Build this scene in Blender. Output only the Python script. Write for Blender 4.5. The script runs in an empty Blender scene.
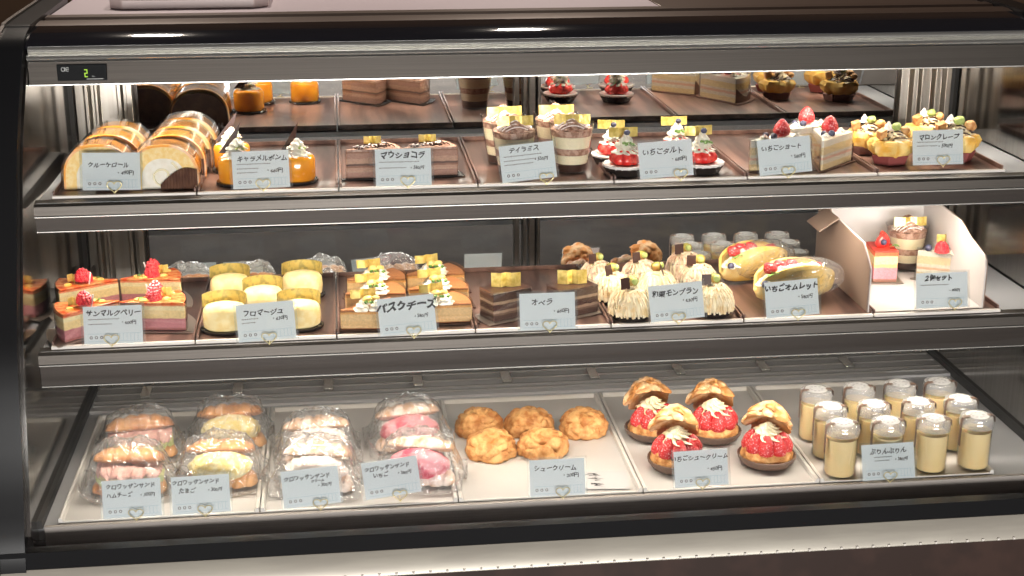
import bpy, bmesh, math, random
from mathutils import Vector, Matrix, noise
PI = math.pi
random.seed(7)
SC = bpy.context.scene
COL = SC.collection

# ------------------------------------------------------------------ camera
F_PX = 1450.0
PSI = math.atan(182/1522.0); TH = math.atan(463/F_PX); ZC = 1.55
FW = Vector((math.sin(PSI)*math.cos(TH), math.cos(PSI)*math.cos(TH), -math.sin(TH)))
RT = Vector((math.cos(PSI), -math.sin(PSI), 0)); UP = RT.cross(FW)
CP = Vector((0, 0, ZC))
cam = bpy.data.objects.new('camera', bpy.data.cameras.new('camera')); COL.objects.link(cam)
cam.matrix_world = Matrix.Translation(CP) @ Matrix((RT, UP, -FW)).transposed().to_4x4()
cam.data.sensor_width = 36; cam.data.lens = 36*F_PX/1024
SC.camera = cam
def at(px, py, z):
    """where the sight line through a photo point meets the shelf height z"""
    d = FW + RT*((px-512)/F_PX) - UP*((py-288)/F_PX)
    return CP + d*((z-ZC)/d.z)

# ------------------------------------------------------------------ materials
def nodes(name):
    m = bpy.data.materials.new(name); m.use_nodes = True
    nt = m.node_tree; nt.nodes.clear()
    out = nt.nodes.new('ShaderNodeOutputMaterial')
    return m, nt, out
def N(nt, t, **kw):
    n = nt.nodes.new(t)
    for k, v in kw.items():
        if k in n.inputs: n.inputs[k].default_value = v
        else: setattr(n, k, v)
    return n
def rgba(c): return (c[0], c[1], c[2], 1)
def mat(name, col, rough=.5, metal=0, col2=None, scale=60, lo=.4, hi=.6, bump=0, bscale=None, coat=0, sss=0, stretch=None, emis=0, spec=.5, detail=3):
    m, nt, out = nodes(name)
    b = N(nt, 'ShaderNodeBsdfPrincipled'); b.inputs['Base Color'].default_value = rgba(col)
    b.inputs['Roughness'].default_value = rough; b.inputs['Metallic'].default_value = metal
    b.inputs['Coat Weight'].default_value = coat; b.inputs['Coat Roughness'].default_value = .06
    b.inputs['Specular IOR Level'].default_value = spec
    if sss:
        b.inputs['Subsurface Weight'].default_value = sss; b.inputs['Subsurface Radius'].default_value = (.01, .006, .004); b.inputs['Subsurface Scale'].default_value = .6
    if emis:
        b.inputs['Emission Color'].default_value = rgba(col); b.inputs['Emission Strength'].default_value = emis
    tc = N(nt, 'ShaderNodeTexCoord'); src = tc.outputs['Object']
    if stretch:
        mp = N(nt, 'ShaderNodeMapping'); mp.inputs['Scale'].default_value = stretch
        nt.links.new(src, mp.inputs['Vector']); src = mp.outputs['Vector']
    if col2 is not None:
        nz = N(nt, 'ShaderNodeTexNoise', Scale=scale, Detail=detail); nt.links.new(src, nz.inputs['Vector'])
        cr = N(nt, 'ShaderNodeValToRGB'); cr.color_ramp.elements[0].position = lo; cr.color_ramp.elements[1].position = hi
        cr.color_ramp.elements[0].color = rgba(col); cr.color_ramp.elements[1].color = rgba(col2)
        nt.links.new(nz.outputs['Fac'], cr.inputs['Fac']); nt.links.new(cr.outputs['Color'], b.inputs['Base Color'])
    if bump:
        nb = N(nt, 'ShaderNodeTexNoise', Scale=bscale or scale, Detail=4); nt.links.new(src, nb.inputs['Vector'])
        bp = N(nt, 'ShaderNodeBump', Strength=bump, Distance=.002); nt.links.new(nb.outputs['Fac'], bp.inputs['Height'])
        nt.links.new(bp.outputs['Normal'], b.inputs['Normal'])
    nt.links.new(b.outputs[0], out.inputs[0])
    return m
def glassy(name, base=.04, tint=(1, 1, 1), rough=.03, bump=0, bscale=40, haze=0, hazecol=(1, 1, 1), power=5, gain=.9, ridged=False):
    """thin clear sheet: see-through mixed with surface reflection growing at grazing angles"""
    m, nt, out = nodes(name)
    tr = N(nt, 'ShaderNodeBsdfTransparent'); tr.inputs[0].default_value = rgba(tint)
    gl = N(nt, 'ShaderNodeBsdfGlossy'); gl.inputs['Roughness'].default_value = rough
    lw = N(nt, 'ShaderNodeLayerWeight', Blend=.5)
    pw = N(nt, 'ShaderNodeMath', operation='POWER'); pw.inputs[1].default_value = power
    ma = N(nt, 'ShaderNodeMath', operation='MULTIPLY_ADD'); ma.inputs[1].default_value = gain; ma.inputs[2].default_value = base; ma.use_clamp = True
    nt.links.new(lw.outputs['Facing'], pw.inputs[0]); nt.links.new(pw.outputs[0], ma.inputs[0])
    if bump:
        tc = N(nt, 'ShaderNodeTexCoord')
        vz = N(nt, 'ShaderNodeTexNoise', Scale=bscale, Detail=2, Distortion=1.8)
        if ridged: vz.noise_type = 'RIDGED_MULTIFRACTAL'
        nt.links.new(tc.outputs['Object'], vz.inputs['Vector'])
        bp = N(nt, 'ShaderNodeBump', Strength=bump, Distance=.006); nt.links.new(vz.outputs['Fac'], bp.inputs['Height'])
        nt.links.new(bp.outputs['Normal'], gl.inputs['Normal']); nt.links.new(bp.outputs['Normal'], lw.inputs['Normal'])
    mx = N(nt, 'ShaderNodeMixShader')
    nt.links.new(ma.outputs[0], mx.inputs[0]); nt.links.new(tr.outputs[0], mx.inputs[1]); nt.links.new(gl.outputs[0], mx.inputs[2])
    last = mx.outputs[0]
    if haze:
        df = N(nt, 'ShaderNodeBsdfDiffuse'); df.inputs[0].default_value = rgba(hazecol)
        m2 = N(nt, 'ShaderNodeMixShader'); m2.inputs[0].default_value = haze
        nt.links.new(last, m2.inputs[1]); nt.links.new(df.outputs[0], m2.inputs[2]); last = m2.outputs[0]
    nt.links.new(last, out.inputs[0])
    return m
def layers(name, stops, H, rough=.6, wob=.06, scale=90, bump=.15, grain=.12):
    """cake cut into horizontal layers: stops = [(height in metres, colour)]"""
    m, nt, out = nodes(name)
    b = N(nt, 'ShaderNodeBsdfPrincipled'); b.inputs['Roughness'].default_value = rough
    tc = N(nt, 'ShaderNodeTexCoord'); sp = N(nt, 'ShaderNodeSeparateXYZ'); nt.links.new(tc.outputs['Object'], sp.inputs[0])
    nz = N(nt, 'ShaderNodeTexNoise', Scale=scale, Detail=3); nt.links.new(tc.outputs['Object'], nz.inputs['Vector'])
    dv = N(nt, 'ShaderNodeMath', operation='DIVIDE'); dv.inputs[1].default_value = H; nt.links.new(sp.outputs['Z'], dv.inputs[0])
    ma = N(nt, 'ShaderNodeMath', operation='MULTIPLY_ADD'); ma.inputs[1].default_value = wob; nt.links.new(nz.outputs['Fac'], ma.inputs[0]); nt.links.new(dv.outputs[0], ma.inputs[2])
    cr = N(nt, 'ShaderNodeValToRGB'); cr.color_ramp.interpolation = 'LINEAR'
    el = cr.color_ramp.elements
    while len(el) > 1: el.remove(el[-1])
    el[0].position = 0; el[0].color = rgba(stops[0][1])
    for i in range(1, len(stops)):
        p = stops[i][0]/H + wob*.5
        e = el.new(max(0, min(1, p-.015))); e.color = rgba(stops[i-1][1])
        e = el.new(max(0, min(1, p+.015))); e.color = rgba(stops[i][1])
    nt.links.new(ma.outputs[0], cr.inputs['Fac'])
    n2 = N(nt, 'ShaderNodeTexNoise', Scale=420, Detail=2); nt.links.new(tc.outputs['Object'], n2.inputs['Vector'])
    hs = N(nt, 'ShaderNodeHueSaturation'); mm = N(nt, 'ShaderNodeMath', operation='MULTIPLY_ADD'); mm.inputs[1].default_value = grain*6; mm.inputs[2].default_value = 1-grain*3
    nt.links.new(n2.outputs['Fac'], mm.inputs[0]); nt.links.new(mm.outputs[0], hs.inputs['Value']); nt.links.new(cr.outputs['Color'], hs.inputs['Color'])
    nt.links.new(hs.outputs['Color'], b.inputs['Base Color'])
    bp = N(nt, 'ShaderNodeBump', Strength=bump, Distance=.001); nt.links.new(n2.outputs['Fac'], bp.inputs['Height']); nt.links.new(bp.outputs['Normal'], b.inputs['Normal'])
    nt.links.new(b.outputs[0], out.inputs[0])
    return m
def emit(name, col, s):
    m, nt, out = nodes(name); e = N(nt, 'ShaderNodeEmission'); e.inputs[0].default_value = rgba(col); e.inputs[1].default_value = s
    nt.links.new(e.outputs[0], out.inputs[0]); return m

M = {}
M['steel'] = mat('brushed_steel', (.075, .066, .058), .40, .8, (.065, .057, .05), 6, stretch=(.6, 40, 90))
M['lip_steel'] = mat('deck_lip_steel', (.40, .36, .33), .45, .2, (.35, .315, .285), 6, stretch=(.6, 40, 90))
M['steel_dark'] = mat('dark_steel', (.13, .112, .10), .38, .85, (.10, .088, .08), 6, stretch=(.6, 40, 90))
M['steel_bright'] = mat('bright_steel', (.80, .79, .75), .26, .85)
M['steel_polish'] = mat('polished_side_steel', (.42, .405, .38), .1, 1, (.36, .34, .32), 5, stretch=(40, 40, .5))
M['post_steel'] = mat('rear_post_steel', (.36, .33, .29), .3, .9, (.31, .28, .245), 3, stretch=(60, 60, .5))
M['mirror'] = mat('mirror_glass', (.80, .81, .80), .015, 1)
M['black'] = mat('black_frame_paint', (.010, .010, .011), .3, spec=.2)
M['black_glass'] = mat('black_printed_glass', (.01, .01, .014), .05, coat=.5)
M['gasket'] = mat('black_gasket_rubber', (.015, .014, .013), .6)
M['deck'] = mat('pale_grey_deck_steel', (.50, .51, .53), .28, .35)
M['shelf_plate'] = mat('pale_shelf_plate', (.62, .64, .68), .25, .3)
M['rail_plate'] = mat('rail_plate', (.52, .52, .53), .4, .1)
M['fascia_dark'] = mat('dark_fascia_steel', (.040, .032, .027), .42, .6, (.034, .027, .023), 6, stretch=(.6, 40, 90))
M['rail_grey'] = mat('rail_grey', (.36, .355, .35), .4, .1)
M['base'] = mat('cream_base_panel', (.47, .435, .37), .35, .3, (.42, .385, .33), 9, stretch=(1, 8, 8))
M['brown_base'] = mat('dark_brown_base', (.045, .022, .016), .4, 0, (.03, .015, .011), 20)
M['trim_brown'] = mat('brown_top_trim', (.12, .085, .07), .3, .4)
M['top_lilac'] = mat('pale_lilac_counter_top', (.62, .53, .58), .35)
M['tray_mauve'] = mat('mauve_tray_plastic', (.50, .40, .38), .4)
M['tray_brown'] = mat('walnut_pattern_tray', (.045, .020, .015), .38, 0, (.19, .105, .08), 30, stretch=(1, .12, 1), detail=5, coat=.15)
M['tray_rim'] = mat('pale_tray_front_rim', (.80, .74, .68), .35)
M['tray_white'] = mat('white_plastic_tray', (.56, .535, .51), .35, 0, (.52, .50, .475), 3)
M['tray_white_rim'] = mat('grey_white_tray_rim', (.66, .64, .60), .3)
M['glass'] = glassy('front_showcase_glass', .02, gain=.75)
M['cup_clear'] = glassy('clear_plastic_cup', .06, rough=.05)
M['acrylic'] = glassy('clear_acrylic', .04, (.985, .995, .995), .12)
M['film'] = glassy('clear_cake_film', .06, (.97, .97, .97), .08, power=3, gain=.7)
M['bag'] = glassy('crinkled_clear_bag', .06, (.99, .99, .985), .07, bump=1.0, bscale=50, haze=.06, power=1.6, gain=.8, ridged=True)
def papery(name, col, tl):
    m, nt, out = nodes(name)
    d = N(nt, 'ShaderNodeBsdfDiffuse'); d.inputs[0].default_value = rgba(col)
    t = N(nt, 'ShaderNodeBsdfTranslucent'); t.inputs[0].default_value = rgba(col)
    x = N(nt, 'ShaderNodeMixShader'); x.inputs[0].default_value = tl
    nt.links.new(d.outputs[0], x.inputs[1]); nt.links.new(t.outputs[0], x.inputs[2]); nt.links.new(x.outputs[0], out.inputs[0])
    return m
M['paper'] = papery('white_card_paper', (.88, .92, .94), .45)
M['paper_dim'] = mat('plain_white_sheet', (.50, .49, .49), .6)
M['ink'] = mat('black_marker_ink', (.015, .014, .018), .6)
M['ink_brown'] = mat('grey_brown_pen_ink', (.16, .12, .11), .6)
M['ink_blue'] = mat('pale_blue_print_ink', (.42, .60, .68), .6)
M['gold_band'] = mat('olive_gold_band', (.60, .46, .13), .35, .3, (.36, .30, .10), 150, .45, .6)
M['gold_wire'] = mat('gold_wire', (.78, .68, .36), .3, .5)
M['gold'] = mat('gold_foil', (.88, .70, .24), .28, .45, (.62, .44, .09), 110, .4, .65, bump=.3, bscale=200)
M['cream'] = mat('whipped_cream', (.78, .74, .64), .5, 0, (.72, .67, .55), 90, sss=.15)
M['custard_cream'] = mat('pale_custard_cream', (.90, .80, .55), .5, sss=.15)
M['milk_choc'] = mat('chocolate_cream', (.33, .17, .11), .45, 0, (.55, .35, .26), 150, .45, .55)
M['dark_choc'] = mat('dark_chocolate', (.045, .018, .012), .3)
M['caramel'] = mat('glossy_caramel_glaze', (.80, .33, .025), .12, 0, (.68, .24, .015), 22, coat=.6, sss=.1)
M['strawberry'] = mat('fresh_strawberry', (.60, .02, .02), .2, 0, (.75, .07, .05), 120, coat=.5, bump=.4, bscale=260)
M['strawberry_sugar'] = mat('sugared_strawberry', (.55, .018, .02), .4, 0, (.84, .42, .42), 420, .56, .66, bump=.7, bscale=300)
M['raspberry'] = mat('raspberry', (.62, .02, .04), .3, 0, (.78, .10, .10), 200, coat=.3)
M['raspberry_sugar'] = mat('sugared_raspberry', (.50, .02, .05), .45, 0, (.85, .45, .48), 300, .5, .62)
M['blueberry'] = mat('blueberry', (.03, .03, .07), .45, 0, (.07, .07, .12), 120)
M['mint'] = mat('green_leaf', (.10, .22, .04), .45, 0, (.20, .36, .08), 160)
M['pistachio'] = mat('chopped_pistachio', (.30, .40, .10), .6, 0, (.45, .50, .18), 220)
M['sponge'] = mat('yellow_sponge', (.88, .60, .22), .75, 0, (.92, .70, .34), 140, bump=.3, bscale=400)
M['roll_crust'] = mat('roll_crust_sugared', (.88, .36, .04), .6, 0, (.92, .72, .55), 22, .42, .62)
M['brown_paper'] = mat('dark_brown_paper_cup', (.085, .035, .022), .5, 0, (.13, .06, .035), 80)
M['white_lace'] = mat('white_cup_rim', (.85, .80, .76), .6)
M['black_base'] = mat('black_plastic_base', (.02, .015, .013), .25)
M['silver'] = mat('silver_card', (.45, .38, .33), .3, .7)
M['puff'] = mat('baked_choux', (.40, .145, .028), .6, 0, (.66, .36, .13), 85, .36, .6, bump=.9, bscale=170)
M['puff_sugar'] = mat('sugared_choux', (.50, .21, .05), .6, 0, (.82, .60, .36), 60, .42, .7, bump=.8, bscale=150)
M['croissant'] = mat('baked_croissant', (.50, .17, .035), .4, 0, (.72, .36, .12), 34, .35, .65, stretch=(1, 1, 1), coat=.25, bump=.4, bscale=90)
M['croissant_pale'] = mat('sugared_croissant', (.62, .36, .20), .5, 0, (.82, .68, .60), 38, .42, .6, bump=.4, bscale=90)
M['bread_in'] = mat('croissant_crumb', (.82, .66, .42), .7, 0, (.70, .50, .28), 90)
M['ham'] = mat('pink_ham', (.72, .40, .36), .4, 0, (.80, .52, .46), 60)
M['cheese'] = mat('pale_cheese', (.86, .74, .40), .5)
M['lettuce'] = mat('lettuce_leaf', (.50, .58, .18), .5, 0, (.68, .72, .34), 70)
M['egg'] = mat('egg_salad', (.88, .70, .26), .6, 0, (.92, .82, .50), 110, bump=.6, bscale=150)
M['berry_cream'] = mat('strawberry_pink_cream', (.78, .30, .34), .5, 0, (.60, .05, .10), 42, .5, .6)
M['pink_cream'] = mat('blush_whipped_cream', (.86, .70, .66), .5, 0, (.90, .82, .76), 60)
M['pudding'] = mat('custard_pudding', (.92, .72, .38), .35, 0, (.90, .68, .33), 20, sss=.2)
M['jar_lid'] = mat('frosted_jar_lid', (.50, .50, .50), .3)
M['lid_print'] = mat('grey_lid_print', (.25, .25, .27), .4)
M['ribbon'] = mat('brown_paper_ribbon', (.14, .085, .06), .5)
M['cheesecake'] = mat('pale_cheesecake', (.84, .64, .27), .6, 0, (.88, .73, .38), 90)
M['chestnut_cream'] = mat('chestnut_cream', (.80, .60, .32), .55, 0, (.90, .78, .55), 120)
M['chestnut_brown'] = mat('brown_chestnut_cream', (.60, .40, .26), .55, 0, (.80, .64, .48), 120)
M['chestnut'] = mat('candied_chestnut', (.42, .20, .05), .25, 0, (.40, .36, .08), 60, coat=.4)
M['crepe'] = mat('yellow_crepe', (.86, .46, .07), .5, 0, (.90, .64, .22), 50, bump=.5, bscale=80)
M['tray_pink'] = mat('rose_paper_boat', (.26, .06, .055), .5)
M['tray_rose_brown'] = mat('brown_paper_boat', (.17, .075, .06), .5)
M['nut'] = mat('toasted_nut', (.52, .22, .07), .5, 0, (.70, .40, .16), 120)
M['jelly_red'] = mat('orange_red_jelly', (.72, .09, .02), .15, 0, (.88, .36, .12), 70, .4, .6, coat=.6)
M['omelette'] = mat('omelette_sponge', (.93, .60, .13), .6, 0, (.95, .74, .34), 40, .4, .65, bump=.2, bscale=180)
M['box_white'] = mat('white_box_card', (.62, .585, .565), .55)
M['box_brown'] = mat('brown_box_card', (.24, .165, .125), .55)
M['led'] = emit('led_chip_light', (1, .93, .82), 30)
M['display'] = mat('display_black', (.012, .013, .014), .6, spec=.08)
M['digit'] = emit('green_digit_light', (.45, .75, .08), 1.2)
M['mark_white'] = mat('pale_print', (.55, .56, .55), .5)
M['warm_lamp'] = emit('warm_downlight', (1, .50, .18), 60)
M['cool_lamp'] = emit('cool_downlight', (.80, .90, 1), 45)
M['lamp_can'] = mat('lamp_housing', (.75, .74, .72), .5)
M['wall_brown'] = mat('brown_wall_paint', (.060, .034, .02), .8, 0, (.05, .028, .017), 4, spec=.1)
M['ceiling'] = mat('dim_brown_ceiling', (.10, .085, .08), .8)
M['floor'] = mat('dark_shop_floor', (.075, .06, .05), .95, 0, (.10, .08, .065), 6, spec=.05)

# ------------------------------------------------------------------ mesh helpers
class MB:
    def __init__(s): s.v = []; s.f = []; s.m = []
    def add(s, vs, fs, mi=0):
        o = len(s.v); s.v += [tuple(v) for v in vs]
        s.f += [tuple(i+o for i in f) for f in fs]; s.m += [mi]*len(fs); return s
    def xf(s, mat4, start=0):
        s.v = s.v[:start] + [tuple(mat4 @ Vector(v)) for v in s.v[start:]]; return s
    def box(s, x0, x1, y0, y1, z0, z1, mi=0):
        vs = [(x, y, z) for z in (z0, z1) for y in (y0, y1) for x in (x0, x1)]
        return s.add(vs, [(0, 2, 3, 1), (4, 5, 7, 6), (0, 1, 5, 4), (2, 6, 7, 3), (0, 4, 6, 2), (1, 3, 7, 5)], mi)
    def obox(s, c, ax, ay, az, mi=0):
        c = Vector(c); ax = Vector(ax); ay = Vector(ay); az = Vector(az)
        vs = [c+ax*i+ay*j+az*k for k in (-1, 1) for j in (-1, 1) for i in (-1, 1)]
        return s.add(vs, [(0, 2, 3, 1), (4, 5, 7, 6), (0, 1, 5, 4), (2, 6, 7, 3), (0, 4, 6, 2), (1, 3, 7, 5)], mi)
    def lathe(s, prof, seg=28, sx=1, sy=1, c=(0, 0, 0), fn=None, mi=0):
        vs = []; fs = []; n = len(prof)
        for j in range(seg):
            a = 2*PI*j/seg
            for i, (r, z) in enumerate(prof):
                k = fn(a, i, z) if fn else 1
                vs.append((c[0]+r*k*math.cos(a)*sx, c[1]+r*k*math.sin(a)*sy, c[2]+z))
        for j in range(seg):
            k = (j+1) % seg
            for i in range(n-1): fs.append((j*n+i, k*n+i, k*n+i+1, j*n+i+1))
        o = len(vs)
        if prof[0][0] > 1e-5: vs.append((c[0], c[1], c[2]+prof[0][1])); fs += [(o, ((j+1) % seg)*n, j*n) for j in range(seg)]; o += 1
        if prof[-1][0] > 1e-5: vs.append((c[0], c[1], c[2]+prof[-1][1])); fs += [(o, j*n+n-1, ((j+1) % seg)*n+n-1) for j in range(seg)]
        return s.add(vs, fs, mi)
    def prism(s, poly, d0, d1, axis='z', mi=0, top=None):
        """poly extruded along an axis; top = function moving the far cap's points"""
        def P(u, v, w): return {'z': (u, v, w), 'y': (u, w, v), 'x': (w, u, v)}[axis]
        n = len(poly); q = [top(p) for p in poly] if top else poly
        vs = [P(u, v, d0) for u, v in poly] + [P(u, v, d1) for u, v in q]
        fs = [tuple(range(n))[::-1], tuple(range(n, 2*n))] + [(i, (i+1) % n, n+(i+1) % n, n+i) for i in range(n)]
        return s.add(vs, fs, mi)
    def tube(s, pts, r, seg=6, closed=False, mi=0, taper=None):
        pts = [Vector(p) for p in pts]; n = len(pts); vs = []; fs = []
        for i, p in enumerate(pts):
            a = pts[(i-1) % n] if (closed or i > 0) else p; b = pts[(i+1) % n] if (closed or i < n-1) else p
            t = (b-a).normalized() if (b-a).length > 1e-9 else Vector((0, 0, 1))
            u = t.cross(Vector((.13, .31, .94))).normalized(); w = t.cross(u)
            rr = r*(taper(i/(n-1)) if taper else 1)
            for k in range(seg):
                an = 2*PI*k/seg; vs.append(p+(u*math.cos(an)+w*math.sin(an))*rr)
        for i in range(n if closed else n-1):
            j = (i+1) % n
            for k in range(seg): l = (k+1) % seg; fs.append((i*seg+k, i*seg+l, j*seg+l, j*seg+k))
        if not closed: fs += [tuple(range(seg))[::-1], tuple(range((n-1)*seg, n*seg))]
        return s.add(vs, fs, mi)
    def ball(s, c, r, sub=2, fn=None, mi=0, rot=None):
        bm = bmesh.new(); bmesh.ops.create_icosphere(bm, subdivisions=sub, radius=1)
        if isinstance(r, (int, float)): r = (r, r, r)
        vs = []
        for v in bm.verts:
            d = v.co.copy(); k = fn(d) if fn else 1
            q = Vector((d.x*r[0]*k, d.y*r[1]*k, d.z*r[2]*k))
            if rot: q = rot @ q
            vs.append(q+Vector(c))
        fs = [tuple(v.index for v in f.verts) for f in bm.faces]; bm.free()
        return s.add(vs, fs, mi)
    def build(s, name, m, parent=None, loc=None, smooth=40, bevel=0, solid=0):
        me = bpy.data.meshes.new(name); me.from_pydata(s.v, [], s.f)
        mats = m if isinstance(m, (list, tuple)) else [m]
        for x in mats: me.materials.append(x)
        bm = bmesh.new(); bm.from_mesh(me)
        bmesh.ops.recalc_face_normals(bm, faces=bm.faces[:]); bm.to_mesh(me); bm.free()
        if len(mats) > 1:
            for p, k in zip(me.polygons, s.m): p.material_index = k
        if smooth:
            me.polygons.foreach_set('use_smooth', [True]*len(me.polygons)); me.set_sharp_from_angle(angle=math.radians(smooth))
        me.update()
        o = bpy.data.objects.new(name, me); COL.objects.link(o)
        if parent: o.parent = parent
        if loc is not None: o.location = loc
        if bevel:
            b = o.modifiers.new('bevel', 'BEVEL'); b.width = bevel; b.segments = 2; b.limit_method = 'ANGLE'; b.harden_normals = False
        return o
def thing(name, label, cat, loc=(0, 0, 0), rz=0, group=None, s=1):
    o = bpy.data.objects.new(name, None); COL.objects.link(o); o.empty_display_size = .02
    o.location = loc; o.rotation_euler = (0, 0, rz); o.scale = (s, s, s); o['label'] = label; o['category'] = cat
    if group: o['group'] = group
    return o
def tag(o, label, cat, group=None):
    o['label'] = label; o['category'] = cat
    if group: o['group'] = group
    return o
KIDS = {}
def dup(root, loc, rz, label, s=1):
    if root not in KIDS:
        kids = {}
        for o in bpy.data.objects:
            if o.parent: kids.setdefault(o.parent, []).append(o)
        KIDS[root] = [(c, list(kids.get(c, []))) for c in kids.get(root, [])]
    r = root.copy(); COL.objects.link(r); r.location = loc; r.rotation_euler = (0, 0, rz); r['label'] = label; r.scale = (s, s, s)
    for c, gs in KIDS[root]:
        d = c.copy(); COL.objects.link(d); d.parent = r
        for g in gs:
            e = g.copy(); COL.objects.link(e); e.parent = d
    return r
def series(make, items, z):
    """first item moves the original, the others are copies: items = (px, py, rz degrees, scale, label)"""
    first = None; out = []
    for px, py, rz, s, lab in items:
        p = at(px, py, z); p.z = z
        if first is None:
            first = make(); o = first; o.location = p; o.rotation_euler.z = math.radians(rz); o.scale = (s, s, s); o['label'] = lab
        else: o = dup(first, p, math.radians(rz), lab, s)
        out.append(o)
    return out
def fb(p, seed=0, o=3): return noise.fractal(Vector(p)+Vector((seed*3.1, seed*1.7, seed)), 1.0, 2.0, o)

# ------------------------------------------------------------------ food details
def swirl(mb, c, r, h, lobes=6, twist=1.6, mi=0, seg=42, rings=14, dep=.2):
    prof = []
    for i in range(rings):
        t = i/(rings-1); prof.append((r*(1-t)**.75*(1+.12*math.sin(t*PI*5)) if i < rings-1 else 0, h*t))
    return mb.lathe(prof, seg, c=c, mi=mi, fn=lambda a, i, z: 1+dep*math.cos(lobes*(a+twist*z/h)))
def foil(parent, c, rz=0, w=.034, h=.011, m='gold', bend=.006, name='foil_tag'):
    t = .0004; mb = MB()
    pts = [(-w/2, 0), (-w*.18, -bend), (0, 0), (w*.18, -bend*.8), (w/2, 0)]
    poly = pts + [(x, y+t*2) for x, y in reversed(pts)]
    mb.prism(poly, 0, h); mb.tube([(0, .0012, -.02), (0, .0012, h*.5)], .0007, 5)
    mb.xf(Matrix.Translation(c) @ Matrix.Rotation(math.radians(rz), 4, 'Z') @ Matrix.Rotation(-.12, 4, 'X'))
    return mb.build(name, M[m], parent, smooth=20)
def strawberry_mb(mb, c, r, h, tilt=(0, 0), mi=0, top=0):
    rot = Matrix.Rotation(tilt[0], 4, 'X') @ Matrix.Rotation(tilt[1], 4, 'Y')
    st = len(mb.v)
    pr = [(0, 0), (.45*r, .02*h), (.85*r, .12*h), (r, .3*h), (.93*r, .5*h), (.7*r, .72*h), (.4*r, .9*h), (.15*r, .985*h), (0, h)]
    mb.lathe(pr, 16, mi=mi, fn=lambda a, i, z: 1+.04*math.sin(a*9+i*2.2))
    return mb.xf(Matrix.Translation(c) @ rot, st)
def berry(mb, c, r, h, seed=0):
    rows = 5
    for i in range(rows):
        t = i/(rows-1); rr = r*math.sqrt(max(0, 1-(t*.95)**2.2)); n = max(1, int(2*PI*rr/(r*.52)))
        for k in range(n):
            a = 2*PI*(k+.5*(i % 2))/n
            mb.ball((c[0]+rr*.82*math.cos(a), c[1]+rr*.82*math.sin(a), c[2]+h*(.12+.76*t)), r*.33, 1)
    return mb.ball((c[0], c[1], c[2]+h*.45), (r*.8, r*.8, h*.5), 1)
def chips(mb, c, rad, n, s, seed=0, zf=None, lift=0):
    rnd = random.Random(seed)
    for i in range(n):
        a = rnd.random()*2*PI; q = rad*math.sqrt(rnd.random()); x = q*math.cos(a); y = q*math.sin(a)
        z = (zf(x, y) if zf else 0)+lift
        R = Matrix.Rotation(rnd.random()*6, 3, 'Z') @ Matrix.Rotation(rnd.random()*2, 3, 'X')
        k = s*(.6+.8*rnd.random())
        mb.obox((c[0]+x, c[1]+y, c[2]+z), R @ Vector((k, 0, 0)), R @ Vector((0, k*.7, 0)), R @ Vector((0, 0, k*.5)))
    return mb
def leaf(mb, c, L, w, rz, lift=.3):
    n = 6; vs = []; fs = []
    for i in range(n+1):
        t = i/n; ww = w*math.sin(PI*min(1, t*1.02+.02))**.8; x = L*t; z = lift*L*math.sin(t*PI*.8)
        for dz in (0, -.0006): vs += [(x, -ww, z+dz+.15*w), (x, 0, z+dz), (x, ww, z+dz+.15*w)]
    for i in range(n):
        a = i*6; b = a+6
        fs += [(a, b, b+1, a+1), (a+1, b+1, b+2, a+2), (a+3, a+4, b+4, b+3), (a+4, a+5, b+5, b+4), (a, a+3, b+3, b), (a+2, b+2, b+5, a+5)]
    st = len(mb.v); mb.add(vs, fs)
    return mb.xf(Matrix.Translation(c) @ Matrix.Rotation(rz, 4, 'Z'), st)
def band(mb, poly, z0, z1, t=.0005):
    """thin film standing round a footprint"""
    cx = sum(p[0] for p in poly)/len(poly); cy = sum(p[1] for p in poly)/len(poly); n = len(poly)
    o = [(cx+(x-cx)*1.03, cy+(y-cy)*1.03) for x, y in poly]; i_ = [(cx+(x-cx)*1.015, cy+(y-cy)*1.015) for x, y in poly]
    vs = [(x, y, z) for q in (o, i_) for z in (z0, z1) for x, y in q]; fs = []
    for k in range(n):
        l = (k+1) % n
        fs += [(k, l, n+l, n+k), (2*n+k, 3*n+k, 3*n+l, 2*n+l), (n+k, n+l, 3*n+l, 3*n+k), (k, 2*n+k, 2*n+l, l)]
    return mb.add(vs, fs)
def wedge_poly(L, W, rt=.004, nb=7):
    """slice outline: tip at -L/2, curved wide end at +L/2"""
    ha = math.atan2(W/2, L); pts = [(-L/2, -rt*.4), (-L/2, rt*.4)]
    R = math.hypot(L, W/2)
    pts += [(-L/2+R*math.cos(a), R*math.sin(a)) for a in [ha-2*ha*i/(nb-1) for i in range(nb)]]
    return pts
def pleat_cup(mb, r0, r1, h, n=30, z0=0):
    return mb.lathe([(r0, z0), (r1, z0+h), (r1*.97, z0+h), (r0*.95, z0+.001)], n*2, fn=lambda a, i, z: 1+(.03 if int(round(a/(2*PI)*n*2)) % 2 else 0)*(z-z0)/h)

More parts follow.
